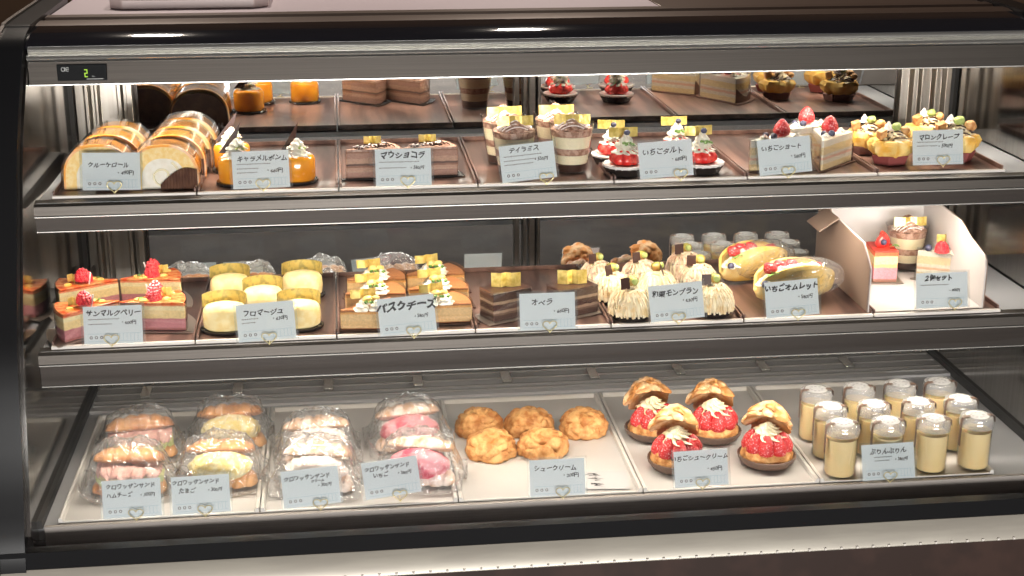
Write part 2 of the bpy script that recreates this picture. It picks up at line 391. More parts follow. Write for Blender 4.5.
# ------------------------------------------------------------------ the show case
X0, X1 = -.42, 1.02
MY = 2.32                     # plane of the sliding mirror doors
GP = [(1.745, .659), (1.777, .747), (1.813, .88), (1.842, .945), (1.90, 1.065), (1.935, 1.13), (1.970, 1.18), (2.000, 1.216), (2.022, 1.240), (2.045, 1.2625)]
GB = [(2.045, 1.2625), (2.065, 1.271), (2.09, 1.2770), (2.125, 1.280)]
case = thing('display_case', 'long refrigerated glass cake display case with two shelves and a base deck', 'display case', (.3, 2.0, 0))
def cp(mb, name, m, parent=None, **kw):
    """a part of the case, in world coordinates"""
    mb.v = [(v[0]-.3, v[1]-2.0, v[2]) for v in mb.v]
    return mb.build(name, m, parent or case, **kw)
def curve_poly(P, t):
    n = len(P); out = []
    for i in range(n):
        a = P[max(0, i-1)]; b = P[min(n-1, i+1)]; dx = b[0]-a[0]; dz = b[1]-a[1]; l = math.hypot(dx, dz)
        out.append((P[i][0]+dz/l*t, P[i][1]-dx/l*t))
    return out
def smoothp(P, k=6):
    out = []
    for i in range(len(P)-1):
        p0 = P[max(0, i-1)]; p1 = P[i]; p2 = P[i+1]; p3 = P[min(len(P)-1, i+2)]
        for j in range(k):
            t = j/k
            out.append(tuple(.5*(2*p1[d]+(p2[d]-p0[d])*t+(2*p0[d]-5*p1[d]+4*p2[d]-p3[d])*t*t+(3*p1[d]-p0[d]-3*p2[d]+p3[d])*t**3) for d in (0, 1)))
    return out+[P[-1]]
def sheet(P, t, x0, x1): 
    """curved sheet running along x; built as quads so the caps stay clean"""
    Q = curve_poly(P, t); n = len(P); vs = []; fs = []
    for x in (x0, x1):
        vs += [(x, a, b) for a, b in P]+[(x, a, b) for a, b in Q]
    for i in range(n-1):
        fs += [(i, i+1, 2*n+i+1, 2*n+i), (n+i, 3*n+i, 3*n+i+1, n+i+1), (i, n+i, n+i+1, i+1), (2*n+i, 2*n+i+1, 3*n+i+1, 3*n+i)]
    fs += [(0, 2*n, 3*n, n), (n-1, 2*n-1, 4*n-1, 3*n-1)]
    return MB().add(vs, fs)
GS = smoothp(GP)
cp(sheet(GS, .005, X0-.002, X1+.002), 'front_glass', M['glass'])
cp(sheet(smoothp(GB), .005, X0-.03, X1+.03), 'black_glass_top', M['black_glass'])
# black side frames following the curve of the glass
full = smoothp([(1.738, .60)]+GP+GB[1:]+[(2.40, 1.284)], 4)
for sx, nm in ((X0-.037, 'side_frame'), (X1+.004, 'side_frame')):
    cp(sheet(curve_poly(full, -.006), .05, sx, sx+.033), nm, M['black'])
cp(sheet(curve_poly(full, -.010), .006, X0-.041, X0-.036), 'frame_edge_strip', M['steel_dark'])
# bottom black rail, cream base band with a row of small reflections modelled as pale ticks, dark brown base
cp(MB().box(X0-.04, X1+.04, 1.737, 1.755, .633, .6565).box(X0-.04, X1+.04, 1.755, 1.80, .600, .628), 'black_bottom_rail', M['black'])
bp_ = [(1.752, .6445), (1.736, .6445), (1.716, .6195), (1.716, .617), (1.752, .617)]
cp(MB().prism([(a, b-.012) for a, b in bp_], X0-.06, X1+.06, 'x'), 'cream_base_band', M['base'])
rv = MB()
for i in range(62):
    x = X0+.02+i*.0225
    rv.box(x, x+.003, 1.7145, 1.7165, .606, .609)
cp(rv, 'base_reflection_ticks', M['tray_rim'])
cp(MB().box(X0-.05, X1+.05, 1.722, 2.42, .0, .604), 'brown_base', M['brown_base'])
cp(MB().box(X0-.045, X1+.045, 1.80, 2.42, .604, .640), 'inner_tub', M['steel_dark'])
# deck
cp(MB().box(X0, X1, 1.806, MY, .640, .6585), 'base_deck', M['deck'])
lip = MB().box(X0+.009, X1, 1.799, 1.806, .629, .6615)
cp(lip, 'deck_front_lip', M['lip_steel'], bevel=.001)
cp(MB().box(X0, X1, 2.198, 2.312, .6585, .6625), 'rear_rail_plate', M['rail_plate'])
rr = MB()
for y in (2.215, 2.232, 2.262, 2.292): rr.box(X0+.01, X1-.01, y, y+.005, .6625, .665)
cp(rr, 'rear_rail_grooves', M['rail_grey'])
for i in range(9):
    x = X0+.08+i*.148
    cp(MB().box(x, x+.016, 2.240, 2.285, .6625, .668), 'rail_clip', M['steel_bright'], bevel=.001)
# side walls, gaskets
for sx, x in ((1, X0), (-1, X1)):
    w = MB().prism([(2.33, .64), (1.80, .64)]+[(a+.012, b) for a, b in GS if b > .665]+[(2.33, 1.262)], x-.004 if sx > 0 else x, x if sx > 0 else x+.004, 'x')
    cp(w, 'side_wall', M['steel_polish'], smooth=10)
    a, b = (x, x+.007) if sx > 0 else (x-.007, x)
    cp(MB().box(a, b, 1.80, 2.318, .6585, .670), 'gasket', M['gasket'])
    cp(MB().box(a, b, 2.306, 2.318, .664, 1.25), 'gasket', M['gasket'])
# steel posts beside the doors
for s0, s1, d in ((-.412, -.322, 1), (.932, 1.012, -1)):
    p = [(s0, 2.335), (s0, 2.318), (s0+.014, 2.318), (s0+.017, 2.305), (s0+.022, 2.305), (s0+.025, 2.318), (s0+.030, 2.318), (s0+.032, 2.308), (s0+.036, 2.308), (s0+.038, 2.322),
         (s1-.026, 2.322), (s1-.024, 2.308), (s1-.018, 2.308), (s1-.016, 2.316), (s1-.010, 2.316), (s1-.009, 2.300), (s1, 2.300), (s1, 2.335)]
    cp(MB().prism(p, .66, 1.25), 'rear_post', M['post_steel'], smooth=15, bevel=.001)
# mirror sliding doors with their stiles
for a, b, y in ((-.322, .312, MY), (.298, .932, MY+.008)):
    d = cp(MB().box(a+.006, b-.006, y, y+.005, .70, 1.245), 'mirror_door', M['mirror'])
    fr = MB().box(a, b, y-.003, y+.008, .668, .702)
    d2 = cp(fr, 'door_bottom_rail', M['steel_dark'])
    d2.parent = d
for x, w in ((.288, .008), (.302, .006), (.312, .010), (.326, .005)):
    cp(MB().box(x-.008, x-.008+w, MY-.014, MY+.004, .668, 1.246), 'door_stile', M['steel'], bevel=.001)
cp(MB().box(X0-.02, X1+.02, 2.335, 2.40, .64, 1.262), 'rear_wall', M['steel_dark'])
# the two shelves
def shelf(zt, y0, yb, name, hi, yl):
    s = cp(MB().box(X0+.012, X1-.003, y0+.006, yb, zt-.012, zt-.004), name, M['shelf_plate'])
    def sub(mb, nm, m, **kw):
        return cp(mb, nm, m, s, **kw)
    # front fascia: bright upper face sloping, crease line, dark lower face
    P = [(y0+.018, zt-.002), (y0+.004, zt-.0045), (y0+.001, zt-.008), (y0, zt-.020), (y0+.004, zt-.020), (y0+.018, zt-.012)]
    sub(MB().prism(P, X0+.009, X1-.002, 'x'), 'upper_fascia', M['steel'], smooth=20)
    zc = zt-.0205
    sub(MB().box(X0+.009, X1-.002, y0-.0022, y0+.004, zc-.0022, zc), 'crease_line', M['steel_bright'], bevel=.0006)
    sub(MB().box(X0+.010, X1-.002, y0+.001, y0+.004, hi+.002, zc-.002), 'lower_fascia', M['fascia_dark'])
    sub(MB().box(X0+.010, X1-.002, y0-.0015, y0+.008, hi, hi+.002), 'bottom_edge', M['steel_bright'], bevel=.0005)
    ch = MB().box(X0+.02, X1-.02, y0+.005, y0+.020, hi+.0025, hi+.010)
    c = sub(ch, 'led_channel', M['lamp_can'])
    l = MB()
    for i in range(70):
        x = X0+.04+i*.0197; l.box(x, x+.006, y0+.010, y0+.016, hi+.0012, hi+.0024)
    sub(l, 'led_strip', M['led'])
    # shelf brackets
    for x in (X0+.014, X1-.018):
        sub(MB().prism([(yb-.01, zt-.013), (y0+.03, zt-.013), (y0+.06, zt-.024), (2.31, zt-.045), (2.31, zt-.013)], x, x+.003, 'x'), 'shelf_bracket', M['steel_dark'])
    return s
ZT, ZM, ZB = 1.072, .885, .662
shelf(ZT, 1.936, 2.268, 'upper_shelf', 1.029, 0)
shelf(ZM, 1.870, 2.165, 'middle_shelf', .8325, 0)
# header below the top of the glass
hd = [(2.028, 1.2135), (2.034, 1.243), (2.050, 1.243), (2.050, 1.2135)]
H_ = cp(MB().prism(hd, X0+.001, X1, 'x'), 'header_panel', M['steel'], smooth=10)
cp(MB().box(X0, X1, 2.026, 2.052, 1.2112, 1.2135), 'header_bottom_edge', M['steel_bright'], H_, bevel=.0006)
hp = []
for i in range(9):
    t = i/8; hp.append((2.036-.006*math.sin(t*PI), 1.2435+.008*t))
hp += [(2.046-.005*math.sin(t*PI/8), 1.2525+.0012*t) for t in range(9)]
cp(MB().prism([(2.060, 1.2435)][:0]+hp+[(2.058, 1.262), (2.058, 1.2435)], X0, X1, 'x'), 'header_moulding', M['steel_bright'], H_, smooth=30)
cp(MB().box(X0+.02, X1-.02, 2.056, 2.074, 1.214, 1.224), 'led_channel', M['lamp_can'], H_)
l = MB()
for i in range(70):
    x = X0+.04+i*.0197; l.box(x, x+.006, 2.061, 2.068, 1.2128, 1.214)
cp(l, 'led_strip', M['led'], H_)
cp(MB().box(X0, X1, 2.058, 2.335, 1.250, 1.262), 'inner_ceiling', M['steel'], H_)
# digital temperature display on the header
def hy(z): return 2.028+(z-1.2135)/(.0295)*.006
dsp = MB().box(-.381, -.315, hy(1.215)-.0005, 2.034, 1.2175, 1.2395)
D_ = cp(dsp, 'temperature_display', M['display'], bevel=.0008)
def text_mb(body, size, extr=0, shear=0, bold=0, jit=0, seed=0):
    cu = bpy.data.curves.new('t', 'FONT'); cu.body = body; cu.size = size; cu.resolution_u = 2; cu.shear = shear; cu.offset = bold
    cu.align_x = 'CENTER'; cu.align_y = 'CENTER'
    o = bpy.data.objects.new('t', cu); COL.objects.link(o)
    me = bpy.data.meshes.new_from_object(o.evaluated_get(bpy.context.evaluated_depsgraph_get()))
    vs = [v.co.copy() for v in me.vertices]; fs = [tuple(p.vertices) for p in me.polygons]
    bpy.data.objects.remove(o); bpy.data.curves.remove(cu); bpy.data.meshes.remove(me)
    return vs, fs
dg = MB(); yy = hy(1.2175)-.0022
x, z = -.3445, 1.2225; w, h, t = .0042, .0105, .0011
for a in ((x, x+w, z+h-t, z+h), (x+w-t, x+w, z+h/2, z+h), (x, x+w, z+h/2-t/2, z+h/2+t/2), (x, x+t, z, z+h/2), (x, x+w, z, z+t)):
    dg.box(a[0], a[1], yy-.0006, yy, a[2], a[3])
cp(dg, 'green_digit', M['digit'], D_)
mk = MB()
for cx, op in ((-.3725, 0), (-.3665, 1)):
    mk.tube([(cx+.0022*math.cos(a), yy-.0004, 1.2335+.0026*math.sin(a)) for a in [k*2*PI/16*(.8 if op else 1)+(.6 if op else 0) for k in range(16)]], .0005, 4, closed=not op)
mk.box(-.3703, -.3696, yy-.0006, yy, 1.2308, 1.2365); mk.box(-.3687, -.3645, yy-.0006, yy, 1.2331, 1.2338)
cp(mk, 'display_mark', M['mark_white'], D_)
mk = MB()
mk.box(-.342, -.320, yy-.0006, yy, 1.2195, 1.2203)
for k in range(3): mk.box(-.3345+k*.0016, -.334+k*.0016, yy-.0006, yy, 1.2225, 1.2245-k*.0005)
cp(mk, 'display_print', M['mark_white'], D_)
# counter top
tt = [(2.125, 1.262), (2.125, 1.2800), (2.145, 1.2825), (2.165, 1.2825), (2.170, 1.2790), (2.195, 1.2790), (2.200, 1.2825), (2.222, 1.2835), (2.222, 1.262)]
cp(MB().prism(tt, X0-.003, X1+.003, 'x'), 'top_trim', M['trim_brown'], smooth=20)
cp(MB().box(X0-.003, .50, 2.222, 2.62, 1.272, 1.2815), 'counter_top', M['top_lilac'], bevel=.002)
cp(MB().box(.50, X1+.003, 2.222, 2.62, 1.272, 1.2815), 'counter_top', M['trim_brown'], bevel=.002)
tw = MB()
tw.prism([(-.325, 2.285), (-.125, 2.285), (-.105, 2.305), (-.105, 2.46), (-.345, 2.46), (-.345, 2.305)], 1.2817, 1.297)
tag(tw.build('serving_tray', M['tray_mauve'], None, bevel=.002), 'pale mauve tray lying on top of the display case', 'tray')

# ------------------------------------------------------------------ trays
def brown_tray(x0, x1, y0, y1, z, label, grp):
    t = thing('serving_tray', label, 'tray', ((x0+x1)/2, (y0+y1)/2, z-.0035), 0, grp)
    w = (x1-x0)/2-.001; d = (y1-y0)/2
    mb = MB().box(-w, w, -d+.006, d, 0, .0028)
    mb.box(-w, -w+.003, -d+.006, d, .0028, .0095); mb.box(w-.003, w, -d+.006, d, .0028, .0095); mb.box(-w, w, d-.003, d, .0028, .0095)
    mb.build('tray_body', M['tray_brown'], t, bevel=.0008)
    MB().box(-w, w, -d, -d+.006, 0, .0045).build('front_rim', M['tray_rim'], t, bevel=.0008)
    return t
K = ['sliced roll cakes', 'caramel mousses', 'chocolate mousse slices', 'tiramisu cups', 'strawberry tarts', 'strawberry shortcakes', 'chestnut crepes']
for i in range(7):
    a = -.391+i*.1925
    brown_tray(a, a+.1925, 1.958, 2.262, ZT+.0005, 'brown wood pattern tray under the '+K[i]+' on the upper shelf', 'brown trays on the upper shelf')
K = ['red berry cakes', 'oval cheesecakes', 'cream topped cheesecake slices', 'dark layered chocolate cakes', 'chestnut cream domes', 'folded omelette cakes', 'open cake box']
for i in range(7):
    a = -.396+i*.190
    brown_tray(a, a+.190, 1.880, 2.160, ZM+.0005, 'brown wood pattern tray under the '+K[i]+' on the middle shelf', 'brown trays on the middle shelf')
K = ['leftmost two bagged croissant kinds', 'bagged cream and strawberry croissants', 'plain cream puffs', 'strawberry cream puffs', 'custard pudding jars']
XB = [-.395, -.128, .142, .401, .656, .915]
for i in range(5):
    a, b = XB[i], XB[i+1]
    t = thing('serving_tray', 'flat white tray under the '+K[i]+' on the base deck', 'tray', ((a+b)/2, 1.99, .6585), 0, 'white trays on the base deck')
    w = (b-a)/2-.001; d = .18
    MB().box(-w, w, -d, d, 0, .0030).build('tray_body', M['tray_white'], t, bevel=.0008)
    mb = MB()
    for sgn in (-1, 1): mb.prism([(sgn*w, .003), (sgn*w, .0085), (sgn*(w-.002), .0095), (sgn*(w-.0045), .0085), (sgn*(w-.0065), .003)], -d, d, 'y')
    mb.prism([(d-.0055, .003), (d-.004, .0085), (d-.002, .0095), (d, .0085), (d, .003)], -w+.0065, w-.0065, 'x')
    mb.box(-w+.0065, w-.0065, -d, -d+.003, .003, .0045)
    mb.build('tray_rim', M['tray_white_rim'], t)
TT, TM, TB = ZT+.0005, ZM+.0005, .6620

# ------------------------------------------------------------------ price cards
def scribble(mb, x0, x1, z, mi, seed, hgt=.0011, step=.0016):
    rnd = random.Random(seed); x = x0
    while x < x1:
        w = step*(.6+.7*rnd.random()); k = rnd.random()
        mb.add([(x, -.0016, z-hgt*k), (x+w*.35, -.0016, z-hgt*k), (x+w*.8, -.0016, z+hgt*rnd.random()), (x+w*.5, -.0016, z+hgt)], [(0, 1, 2, 3)], mi)
        mb.add([(x, -.0016, z-.0003), (x+w, -.0016, z-.0002), (x+w, -.0016, z+.0003), (x, -.0016, z+.0003)], [(0, 1, 2, 3)], mi)
        x += w*1.25
def card(px, py, z, label, lines, roll=0, clip=.12, lean=14, scr=(), heart=True, yaw=0, grid=True, bx=True):
    """lines = (text, x, z, size, bold, shear); origin at the foot of the card"""
    p = at(px, py, z); p.z = z
    t = thing('price_card', label, 'price card', p, math.radians(yaw), 'handwritten price cards')
    R = Matrix.Rotation(math.radians(-lean), 4, 'X') @ Matrix.Rotation(math.radians(roll), 4, 'Y')
    lift = abs(math.sin(math.radians(roll)))*.042+.001
    R = Matrix.Translation((0, 0, lift)) @ R
    W, H = .0415, .0545
    hold = MB().box(-W, W, -.0013, -.0009, 0, H).box(-W, W, .0009, .0013, 0, H)
    hold.box(-W, -W+.0012, -.0009, .0009, 0, H).box(W-.0012, W, -.0009, .0009, 0, H)
    hold.xf(R).build('card_sleeve', M['acrylic'], t)
    a = MB().box(-W+.0032, W-.0032, -.0001, .0001, .001, H-.003, 0)
    for (s, x, zz, size, bold, sh) in lines:
        vs, fs = text_mb(s, size, bold=bold, shear=sh)
        ph = (px*.37+zz*900) % 6.28      # unsteady hand
        a.add([(v.x+x+size*.05*math.sin(v.y/size*4+v.x/size*2+ph), -.0008, v.y*(1+.12*math.sin(v.x/size*1.9+ph))+size*.09*math.sin(v.x/size*2.6+ph)+zz) for v in vs], fs, 1)
    n = len(a.v)
    for k, (x0, x1, zz, mi) in enumerate(scr):
        scribble(a, x0, x1, zz, mi, hash(label) % 997 if False else k+int(px), )
    for i in range(n, len(a.v)): a.v[i] = (a.v[i][0], -.0008, a.v[i][2])
    if bx:
        for k in range(3):    # small allergy symbols in the lower left corner
            cx = -W+.0125+k*.0068; cz = .0098
            a.add([(cx+r*math.cos(q), -.0008, cz+r*math.sin(q)) for r in (.0021, .0012) for q in [j*2*PI/8 for j in range(8)]], [(j, (j+1) % 8, 8+(j+1) % 8, 8+j) for j in range(8)], 2)
    if grid:
        for zz in (.0045, .0145): a.add([(-W+.008, -.00075, zz), (W-.006, -.00075, zz), (W-.006, -.00075, zz+.0003), (-W+.008, -.00075, zz+.0003)], [(0, 1, 2, 3)], 3)
        for k in range(6): x = .008+k*.0048; a.add([(x, -.00075, .0045), (x+.0003, -.00075, .0045), (x+.0003, -.00075, .0145), (x, -.00075, .0145)], [(0, 1, 2, 3)], 3)
    a.xf(R)
    a.build('card_paper', [M['paper'], M['ink'], M['ink_brown'], M['ink_blue']], t, smooth=0)
    if heart:
        hx = clip*.0415; pts = []; hs = .0098
        for k in range(28):
            q = k*2*PI/28
            pts.append((hx+hs*math.sin(q)**3*1.0, -.0035, .0086+hs*(13*math.cos(q)-5*math.cos(2*q)-2*math.cos(3*q)-math.cos(4*q))/17))
        h = MB().tube(pts, .0007, 6, closed=True)
        h.tube([(hx, -.0035, .0005), (hx, .012, .0004), (hx-.006, .020, .0004), (hx+.006, .020, .0004)], .0006, 5)
        h.build('heart_clip', M['gold_wire'], t)
    return t
I2 = 2
YEN = '円'
def std(title, price, size=.0088, tx=0, tz=.036, bold=.0002, pz=.0245, px_=.018, psize=.0068, sh=.15, extra=()):
    return [(title, tx, tz, size, bold, sh), ('・'+price+YEN, px_, pz, psize, .00015, .1)]+list(extra)
S3 = [(-.030, .020, .0295, I2), (-.030, .004, .0245, I2)]
cards_top = [
 (112, 192, 'card reading クルーケロール in front of the sliced roll cakes', std('クルーケロール', '490', .0078, -.004, .0345, pz=.024), 1, .10, ()),
 (262, 190, 'card reading キャラメルポンム between the two orange caramel mousses', std('キャラメルポンム', '660', .0085, .002, .041, pz=.024), -1, .05, [(-.032, .012, .034, I2), (-.032, -.004, .028, I2), (-.032, -.006, .0225, I2)]),
 (404, 187, 'card reading マウショコラ in front of the chocolate mousse slices', std('マウショコラ', '580', .0105, -.001, .0425, .0004, pz=.025, psize=.006), 0, .13, [(-.033, .020, .0335, I2), (-.033, .003, .0255, I2)]),
 (530, 184, 'tilted card reading ティラミス in front of the striped tiramisu cups', std('ティラミス', '550', .0085, -.004, .044, pz=.0285, psize=.006), -5, .55, [(-.033, .020, .036, I2), (-.033, .012, .030, I2), (-.033, .006, .0245, I2)]),
 (667, 180, 'card reading いちごタルト between the glazed red strawberry tarts', std('いちごタルト', '680', .0098, -.004, .037, pz=.025), -3, .45, ()),
 (786, 177, 'card reading いちごショート in front of the strawberry shortcakes', std('いちごショート', '580', .0085, -.004, .038, pz=.024), -4, .05, ()),
 (938, 166, 'card reading マロンクレープ in front of the chestnut crepes', std('マロンクレープ', '590', .0088, .001, .0405, .0003, pz=.028, px_=.010), 0, .15, [(-.032, .006, .034, I2), (-.032, -.002, .0285, I2)]),
]
for px, py, lab, ln, roll, clip, scr in cards_top: card(px, py, TT+.003, lab, ln, roll, clip, scr=scr)
cards_mid = [
 (114, 345, 'card reading サンマルクベリー in front of the red berry cakes', std('サンマルクベリー', '600', .0090, .001, .0415, .0003, pz=.0285, px_=.020, psize=.006), 0, -.05, [(-.032, .008, .034, I2), (-.032, -.002, .0275, I2)], 12),
 (268, 343, 'card reading フロマージュ in front of the pale oval cheesecakes', std('フロマージュ', '630', .0090, -.003, .038, .0003, pz=.029, psize=.0062), -3, .05, [(-.032, -.010, .031, I2), (-.032, -.014, .026, I2)], 12),
 (409, 337, 'card with bold black バスクチーズ in front of the cream topped cheesecakes', std('バスクチーズ', '580', .0135, .000, .0385, .0007, pz=.0235, psize=.006), -4, .16, (), 12),
 (548, 331, 'card reading オペラ between the two dark layered chocolate cakes', std('オペラ', '660', .0100, -.008, .038, pz=.026), 0, .05, (), 12),
 (678, 323, 'card reading 和栗モンブラン in front of the chestnut cream domes', std('和栗モンブラン', '630', .0095, -.001, .0385, .0003, pz=.0265), -4, .0, (), 12),
 (793, 319, 'card reading いちごオムレット in front of the folded omelette cakes', std('いちごオムレット', '580', .0098, .000, .0415, .0005, pz=.027), -3, .15, (), 12),
 (942, 309, 'card with small bold title standing in front of the open cake box', std('２個セット', '900', .0085, -.006, .0435, .0005, pz=.0255, psize=.005), 0, .42, [(-.032, .010, .034, I2)], 12),
]
for px, py, lab, ln, roll, clip, scr, _ in cards_mid: card(px, py, TM+.003, lab, ln, roll, clip, scr=scr)
CS = 'クロワッサンサンド'
cards_bot = [
 (133, 519, 'card reading クロワッサンサンド ハムチーズ in front of the ham and cheese croissants', [(CS, -.001, .0425, .0072, .0002, .1), ('ハムチーズ', -.016, .031, .0068, .0002, .1), ('・300円', .020, .030, .006, .00015, .1)], -1, .12, ()),
 (202, 515, 'card reading クロワッサンサンド たまご in front of the egg croissants', [(CS, -.006, .043, .0070, .0002, .1), ('たまご', -.018, .032, .0075, .0002, .1), ('・300円', .018, .0315, .006, .00015, .1)], -1, .12, ()),
 (313, 509, 'card reading クロワッサンサンド クリーム in front of the whipped cream croissants', [(CS, -.004, .040, .0070, .0002, .1), ('クリーム', .010, .034, .0045, .0002, .1), ('・300円', .018, .0275, .0058, .00015, .1)], -4, .25, ()),
 (394, 500, 'card reading クロワッサンサンド いちご in front of the strawberry croissants', [(CS, -.004, .041, .0070, .0002, .1), ('いちご', -.014, .0315, .0072, .0002, .1), ('・380円', .018, .0305, .006, .00015, .1)], -6, .2, ()),
 (558, 497, 'card reading シュークリーム below the plain cream puffs', std('シュークリーム', '200', .0085, -.003, .039, pz=.0285), 0, .15, ()),
 (702, 488, 'card reading いちごシュークリーム between the strawberry cream puffs', std('いちごシュークリーム', '450', .0083, -.002, .041, pz=.0245), -1, .0, ()),
 (889, 481, 'card reading ぷりんぷりん in front of the custard pudding jars', std('ぷりんぷりん', '380', .0090, .000, .0405, pz=.0285, px_=.018, psize=.006), -1, .0, [(-.020, .004, .033, 1), (-.020, .002, .028, 1)]),
]
for px, py, lab, ln, roll, clip, scr in cards_bot: card(px, py, TB+.0045, lab, ln, roll, clip, scr=scr, lean=17)
# loose sheet lying beside the cream puff card
p = at(604, 480, TB+.001); t = thing('paper_note', 'loose white note with brushed black strokes lying right of the シュークリーム card', 'note', (p.x, p.y, TB+.0006), math.radians(-6))
mb = MB().box(-.034, .034, -.030, .030, 0, .0008, 0)
rnd = random.Random(5)
for cx, cy, s in ((-.017, .018, 1), (-.010, .016, 1), (-.016, .002, .8), (-.008, .001, .9), (-.012, -.013, 1.1), (-.006, -.016, 1)):
    for k in range(3):
        a = rnd.uniform(-.5, .3); L = .006*s*rnd.uniform(.6, 1.3); w = .0011*s; ox = rnd.uniform(-.003, .003); oy = rnd.uniform(-.004, .004)
        dx, dy = math.cos(a), math.sin(a)
        mb.add([(cx+ox-dx*L-dy*w, cy+oy-dy*L+dx*w, .00095), (cx+ox+dx*L-dy*w*.3, cy+oy+dy*L+dx*w*.3, .00095), (cx+ox+dx*L+dy*w*.4, cy+oy+dy*L-dx*w*.4, .00095), (cx+ox-dx*L+dy*w, cy+oy-dy*L-dx*w, .00095)], [(0, 3, 2, 1)], 1)
mb.build('note_sheet', [M['paper_dim'], M['ink']], t, smooth=0)

# ------------------------------------------------------------------ upper shelf cakes
def arch(rx, h, n=22, leg=.25):
    pts = []
    for i in range(n+1):
        a = PI*i/n; c, s = math.cos(a), math.sin(a)
        pts.append((rx*(abs(c)**.85)*(1 if c > 0 else -1), h*(leg*(1 if 0 < i < n else 0)*min(1, s*4)+(1-leg)*s**.9)))
    return pts
def arch_band(mb, o, i_, y0, y1, mi=0):
    n = len(o); vs = [(x, y, z) for y in (y0, y1) for q in (o, i_) for x, z in q]; fs = []
    for k in range(n-1):
        fs += [(k, k+1, n+k+1, n+k), (2*n+k, 3*n+k, 3*n+k+1, 2*n+k+1), (k, 2*n+k, 2*n+k+1, k+1), (n+k, n+k+1, 3*n+k+1, 3*n+k)]
    for k in (0, n-1): fs.append((k, n+k, 3*n+k, 2*n+k))
    return mb.add(vs, fs, mi)
def make_roll():
    t = thing('roll_cake_slice', '', 'cake', group='sliced roll cakes on the upper shelf')
    T = .040
    A = arch(.047, .062); B = arch(.0445, .059); C = arch(.030, .043)
    arch_band(MB(), A, B, 0, T).build('sugared_crust', M['roll_crust'], t)
    arch_band(MB(), B, C, .0006, T-.0006).build('sponge', M['sponge'], t)
    MB().prism(C, .0015, T-.0015, 'y').build('cream_filling', M['cream'], t)
    sp = []
    for k in range(46):
        a = -PI*.1+k*.17; r = .005+.00040*k; sp.append((r*1.0*math.cos(a), .0008, .019+r*.9*math.sin(a)))
    MB().tube(sp, .0016, 5).build('cream_swirl', M['custard_cream'], t)
    n = 24; cup = MB(); vs = []; fs = []
    for i in range(n+1):      # pleated paper rising round the front right foot
        a = -.05+i/n*1.0; x = -.002+.050*a; hh = .026*math.sin(min(1, a+.12)*PI*.62)+.004; y = -.003-(.0015 if i % 2 else 0)
        vs += [(x, y-.001, 0), (x, y, hh), (x, y+.0008, hh), (x, y+.0008, 0)]
    for i in range(n):
        a = i*4; b = a+4; fs += [(a, b, b+1, a+1), (a+1, b+1, b+2, a+2), (a+2, b+2, b+3, a+3)]
    cup.add(vs, fs); cup.prism([(x*1.02, z*1.0) for x, z in arch(.045, .056)], T+.0005, T+.0015, 'y')
    cup.build('pleated_paper_cup', M['brown_paper'], t)
    arch_band(MB(), arch(.0500, .0645), arch(.0495, .064), -.006, T+.003).build('film_wrap', M['film'], t)
    return t
items = [(98, 190, 0, 1, 'foremost roll cake slice of the left row, half hidden by its card'),
         (99, 180, 0, 1, 'middle roll cake slice of the left row of three'),
         (100, 170.5, 0, 1, 'rearmost roll cake slice of the left row of three'),
         (163, 187, 0, 1, 'foremost roll cake slice of the right row, cream face above brown pleated paper'),
         (164.5, 178, 0, 1, 'second roll cake slice from the front in the right row of four'),
         (166, 169, 0, 1, 'third roll cake slice from the front in the right row of four'),
         (168, 160, 0, 1, 'rearmost roll cake slice of the right row of four')]
items = [(a, b, c, s, l) for a, b, c, s, l in items]
ro = series(make_roll, items, TT)
for k, o in enumerate(ro):
    col = 0 if k < 3 else 1; j = k if k < 3 else k-3
    o.location.y = 1.985+j*.064+(.0 if col else .012)
    o.location.x = -.333+(.089 if col else 0)+j*.004

def make_caramel():
    t = thing('caramel_mousse', '', 'cake', group='orange caramel mousses on the upper shelf')
    MB().lathe([(.029, 0), (.030, .0015), (.029, .004), (.026, .004)], 32).build('base_plate', M['black_base'], t)
    MB().lathe([(.0245, .004), (.0262, .008), (.0262, .033), (.0245, .0375), (.021, .0395), (0, .0395)], 36).build('mousse_body', M['caramel'], t)
    c = MB(); swirl(c, (0, -.002, .038), .018, .015, 7, 1.2); swirl(c, (.001, 0, .048), .013, .016, 6, 1.5); c.build('cream_swirl', M['cream'], t)
    chips(MB(), (.004, -.008, .053), .007, 14, .0014, 3, lambda x, y: -abs(x)*.6).build('chopped_pistachio', M['pistachio'], t)
    MB().prism([(-.015, .0), (.006, .0), (.017, .042)], -.0006, .0006, 'y').xf(Matrix.Translation((-.010, .006, .042)) @ Matrix.Rotation(-.15, 4, 'X') @ Matrix.Rotation(.25, 4, 'Z')).build('chocolate_plaque', M['dark_choc'], t)
    return t
cm = series(make_caramel, [(238, 183, 0, 1, 'orange caramel mousse with a tall cream peak, left of its card'),
                      (298, 181, 12, .97, 'orange caramel mousse with a low cream peak, right of its card'),
                      (233, 170, -10, 1, 'orange caramel mousse behind the left mousse, mostly hidden')], TT)

